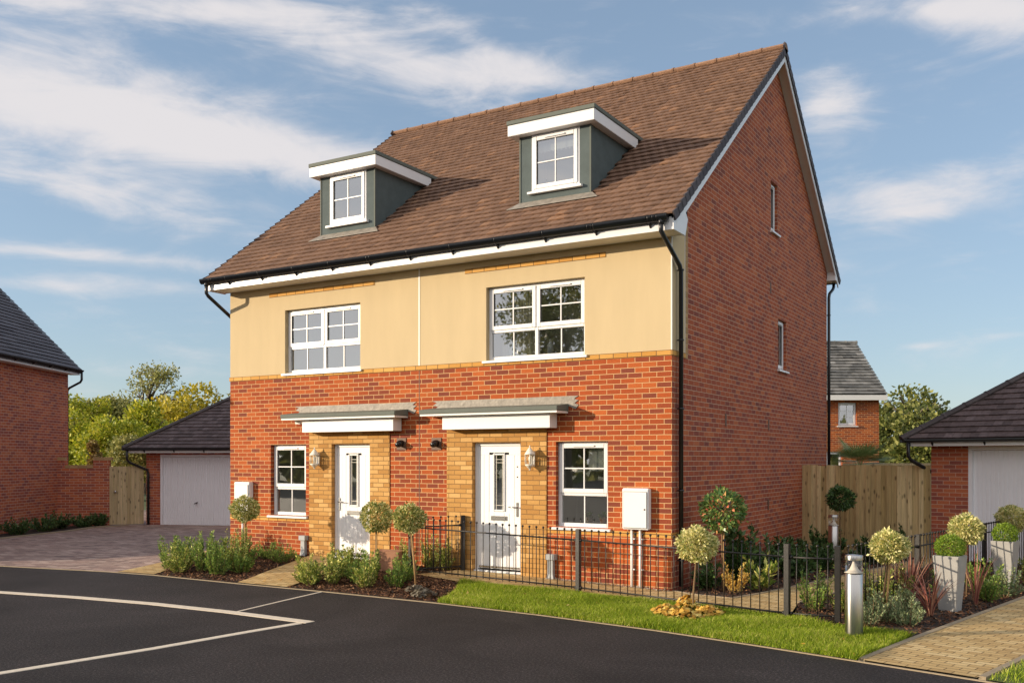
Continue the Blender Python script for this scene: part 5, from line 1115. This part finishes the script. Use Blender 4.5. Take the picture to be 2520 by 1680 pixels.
# far wood across the road: only its reflection reaches the picture
n = 16000; a = rng.uniform(R(100), R(243), n); rr = rng.uniform(62, 74, n); top = 6.6 + 1.6 * np.sin(a * 9) + 1.0 * np.sin(a * 23 + 1) + .6 * np.sin(a * 57)
P = np.column_stack([4.95 + rr * np.sin(a + R(0)), -12.6 + rr * np.cos(a), top * rng.random(n) ** .6]); o = np_mesh('far_wood', leaf_quads(P, unit(n), 1.5, .8, .9), 4, M['t_olive']); tag(o, 'far line of trees across the road behind the camera', 'wood', kind='stuff')
# ================================================================== camera
cam = bpy.data.cameras.new('camera'); co = bpy.data.objects.new('camera', cam); COL.objects.link(co); S.camera = co
cam.sensor_width = 36; cam.lens = 2327.3 / 2520 * 36; cam.shift_y = (1130.7 - 840) / 2520; cam.clip_end = 2000; cam.clip_start = .05
co.location = (4.9534, -12.6657, 1.8906); co.rotation_euler = (R(90), 0, R(30.95))
# ================================================================== sun and sky
SD = Vector((.768, .640, -.207)).normalized()          # the way the light travels
sun = bpy.data.lights.new('sun', 'SUN'); so = bpy.data.objects.new('sun', sun); COL.objects.link(so); so.rotation_euler = SD.to_track_quat('-Z', 'Y').to_euler(); so.location = (-20, -20, 12)
sun.energy = 3.9; sun.angle = R(.55); sun.color = (1, .83, .62)
w = bpy.data.worlds.new('World'); S.world = w; w.use_nodes = True; nt = w.node_tree; bg = nt.nodes['Background']
sky = N(nt, 'ShaderNodeTexSky', sky_type='NISHITA', sun_disc=False); el = math.asin(-SD.z); sky.sun_elevation = el
# azimuth: NISHITA puts the sun at +Y for rotation 0, turning clockwise seen from above
sky.sun_rotation = math.atan2(-SD.x, -SD.y); sky.air_density = 1.0; sky.dust_density = .4; sky.ozone_density = 1.6; sky.altitude = 0
geo = N(nt, 'ShaderNodeTexCoord'); sp = N(nt, 'ShaderNodeSeparateXYZ'); nt.links.new(geo.outputs['Generated'], sp.inputs[0])
def mth(op, a, b=None, c=None, clamp=False):
    n = N(nt, 'ShaderNodeMath', operation=op, use_clamp=clamp)
    for i, v in enumerate((a, b, c)):
        if v is None: continue
        if isinstance(v, (int, float)): n.inputs[i].default_value = v
        else: nt.links.new(v, n.inputs[i])
    return n.outputs[0]
az = mth('ARCTAN2', sp.outputs[0], sp.outputs[1]); elv = mth('ARCSINE', sp.outputs[2])
def azel(u, v):   # photo pixel (2352 wide view) -> azimuth, elevation of that direction
    u *= 1.0714286; v *= 1.0714286; a = math.atan((u - 1260) / 2327.3); e = math.atan((1130.7 - v) / 2327.3 * math.cos(a)); return a - R(30.95), e
cmb = N(nt, 'ShaderNodeCombineXYZ'); nt.links.new(az, cmb.inputs[0]); nt.links.new(elv, cmb.inputs[1])
def noise(sx, sy, rot, scale, det, rough, dist, off=0):
    mp = N(nt, 'ShaderNodeMapping'); mp.inputs['Scale'].default_value = (sx, sy, 1); mp.inputs['Rotation'].default_value = (0, 0, rot); mp.inputs['Location'].default_value = (off, off * .7, 0); nt.links.new(cmb.outputs[0], mp.inputs['Vector'])
    n = N(nt, 'ShaderNodeTexNoise', i_Scale=scale, i_Detail=det, i_Roughness=rough, i_Distortion=dist); nt.links.new(mp.outputs[0], n.inputs['Vector']); return n.outputs['Fac']
CL = [(220, 225, 580, 150, 6, .82), (600, 340, 600, 62, 5, .74), (860, 120, 380, 80, 14, .78), (420, 15, 520, 42, -4, .66), (230, 440, 480, 60, 6, .66), (180, 585, 420, 24, 0, .75), (90, 655, 190, 22, 0, .60), (330, 650, 220, 22, 2, .42), (350, 850, 260, 34, -4, .42), (150, 930, 140, 22, 0, .40),
      (1905, 235, 100, 85, 20, .80), (2180, 420, 330, 62, -8, .80), (2120, 480, 160, 35, 0, .5), (2150, 20, 430, 40, 6, .72), (2320, 70, 160, 60, 14, .6), (1240, 170, 300, 46, 4, .46), (1080, 90, 160, 40, 20, .4), (2110, 795, 70, 10, 0, .5), (2280, 765, 160, 24, 0, .35), (1300, 700, 400, 40, 0, .3), (2000, 620, 200, 30, 0, .25)]
tot = None
for (u, v, hw, hh, ang, st) in CL:
    a, e = azel(u, v); a2, _ = azel(u + 40, v); _, e2 = azel(u, v + 20); W = abs(a2 - a) / 40 * hw; Hh = abs(e2 - e) / 20 * hh; th = R(-ang)
    da = mth('SUBTRACT', az, a); de = mth('SUBTRACT', elv, e); c, s = math.cos(th), math.sin(th)
    p = mth('ADD', mth('MULTIPLY', da, c / W), mth('MULTIPLY', de, s / W)); q = mth('ADD', mth('MULTIPLY', da, -s / Hh), mth('MULTIPLY', de, c / Hh))
    r2 = mth('ADD', mth('MULTIPLY', p, p), mth('MULTIPLY', q, q)); g = mth('MULTIPLY', mth('EXPONENT', mth('MULTIPLY', r2, -.9)), st)
    tot = g if tot is None else mth('ADD', tot, g)
n1 = noise(2.4, 9.0, R(-5), 2.2, 8, .62, .9); n2 = noise(5, 14, R(-9), 2.6, 7, .6, .5, 3.1)
nn = mth('ADD', mth('MULTIPLY', n1, .62), mth('MULTIPLY', n2, .38))
f = mth('ADD', tot, mth('MULTIPLY', mth('SUBTRACT', nn, .5), 2.3)); f = mth('SUBTRACT', f, .04)
sm = N(nt, 'ShaderNodeMapRange', interpolation_type='SMOOTHERSTEP', i_1=0.0, i_2=1.18, i_3=0.0, i_4=.92); nt.links.new(f, sm.inputs[0])
# the clouds beyond the picture: soft scattered cirrus, kept to the upper sky
gen = N(nt, 'ShaderNodeMapRange', interpolation_type='SMOOTHSTEP', i_1=.50, i_2=.75, i_3=0, i_4=.5); nt.links.new(nn, gen.inputs[0])
mask = mth('MAXIMUM', sm.outputs[0], mth('MULTIPLY', gen.outputs[0], .5)); mask = mth('MULTIPLY', mask, mth('GREATER_THAN', sp.outputs[2], 0.0))
mix = N(nt, 'ShaderNodeMix', data_type='RGBA'); nt.links.new(mask, mix.inputs[0])
hs = N(nt, 'ShaderNodeHueSaturation'); hs.inputs['Saturation'].default_value = SKYSAT; nt.links.new(sky.outputs[0], hs.inputs['Color'])
gm = N(nt, 'ShaderNodeGamma'); gm.inputs['Gamma'].default_value = .55; nt.links.new(hs.outputs[0], gm.inputs['Color'])
tn = N(nt, 'ShaderNodeVectorMath', operation='MULTIPLY'); tn.inputs[1].default_value = SKYTINT; nt.links.new(gm.outputs[0], tn.inputs[0]); nt.links.new(tn.outputs[0], mix.inputs[6])
mix.inputs[7].default_value = CLOUDC
# added fill light: unseen bright broken cloud over the sky half behind the camera
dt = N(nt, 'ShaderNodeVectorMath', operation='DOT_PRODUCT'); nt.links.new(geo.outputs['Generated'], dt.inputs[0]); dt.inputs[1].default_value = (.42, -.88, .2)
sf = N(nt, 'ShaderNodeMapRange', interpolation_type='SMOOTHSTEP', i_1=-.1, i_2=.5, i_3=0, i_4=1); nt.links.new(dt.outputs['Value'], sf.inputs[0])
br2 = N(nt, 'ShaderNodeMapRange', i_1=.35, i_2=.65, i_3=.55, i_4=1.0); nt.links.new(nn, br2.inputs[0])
mix2 = N(nt, 'ShaderNodeMix', data_type='RGBA'); mix2.inputs[7].default_value = SOUTH_FILL; nt.links.new(mth('MULTIPLY', sf.outputs[0], br2.outputs[0]), mix2.inputs[0]); nt.links.new(mix.outputs[2], mix2.inputs[6])
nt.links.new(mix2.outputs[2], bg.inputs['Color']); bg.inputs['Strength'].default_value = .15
S.view_settings.view_transform = 'Standard'; S.view_settings.look = 'None'; S.view_settings.gamma = 1; S.view_settings.use_curve_mapping = False; S.view_settings.exposure = .55
S.cycles.max_bounces = 8; S.cycles.transparent_max_bounces = 12; S.cycles.use_denoising = True
try: S.cycles.denoiser = 'OPENIMAGEDENOISE'
except Exception: pass
S.cycles.caustics_reflective = False; S.cycles.caustics_refractive = False; S.cycles.sample_clamp_indirect = 6
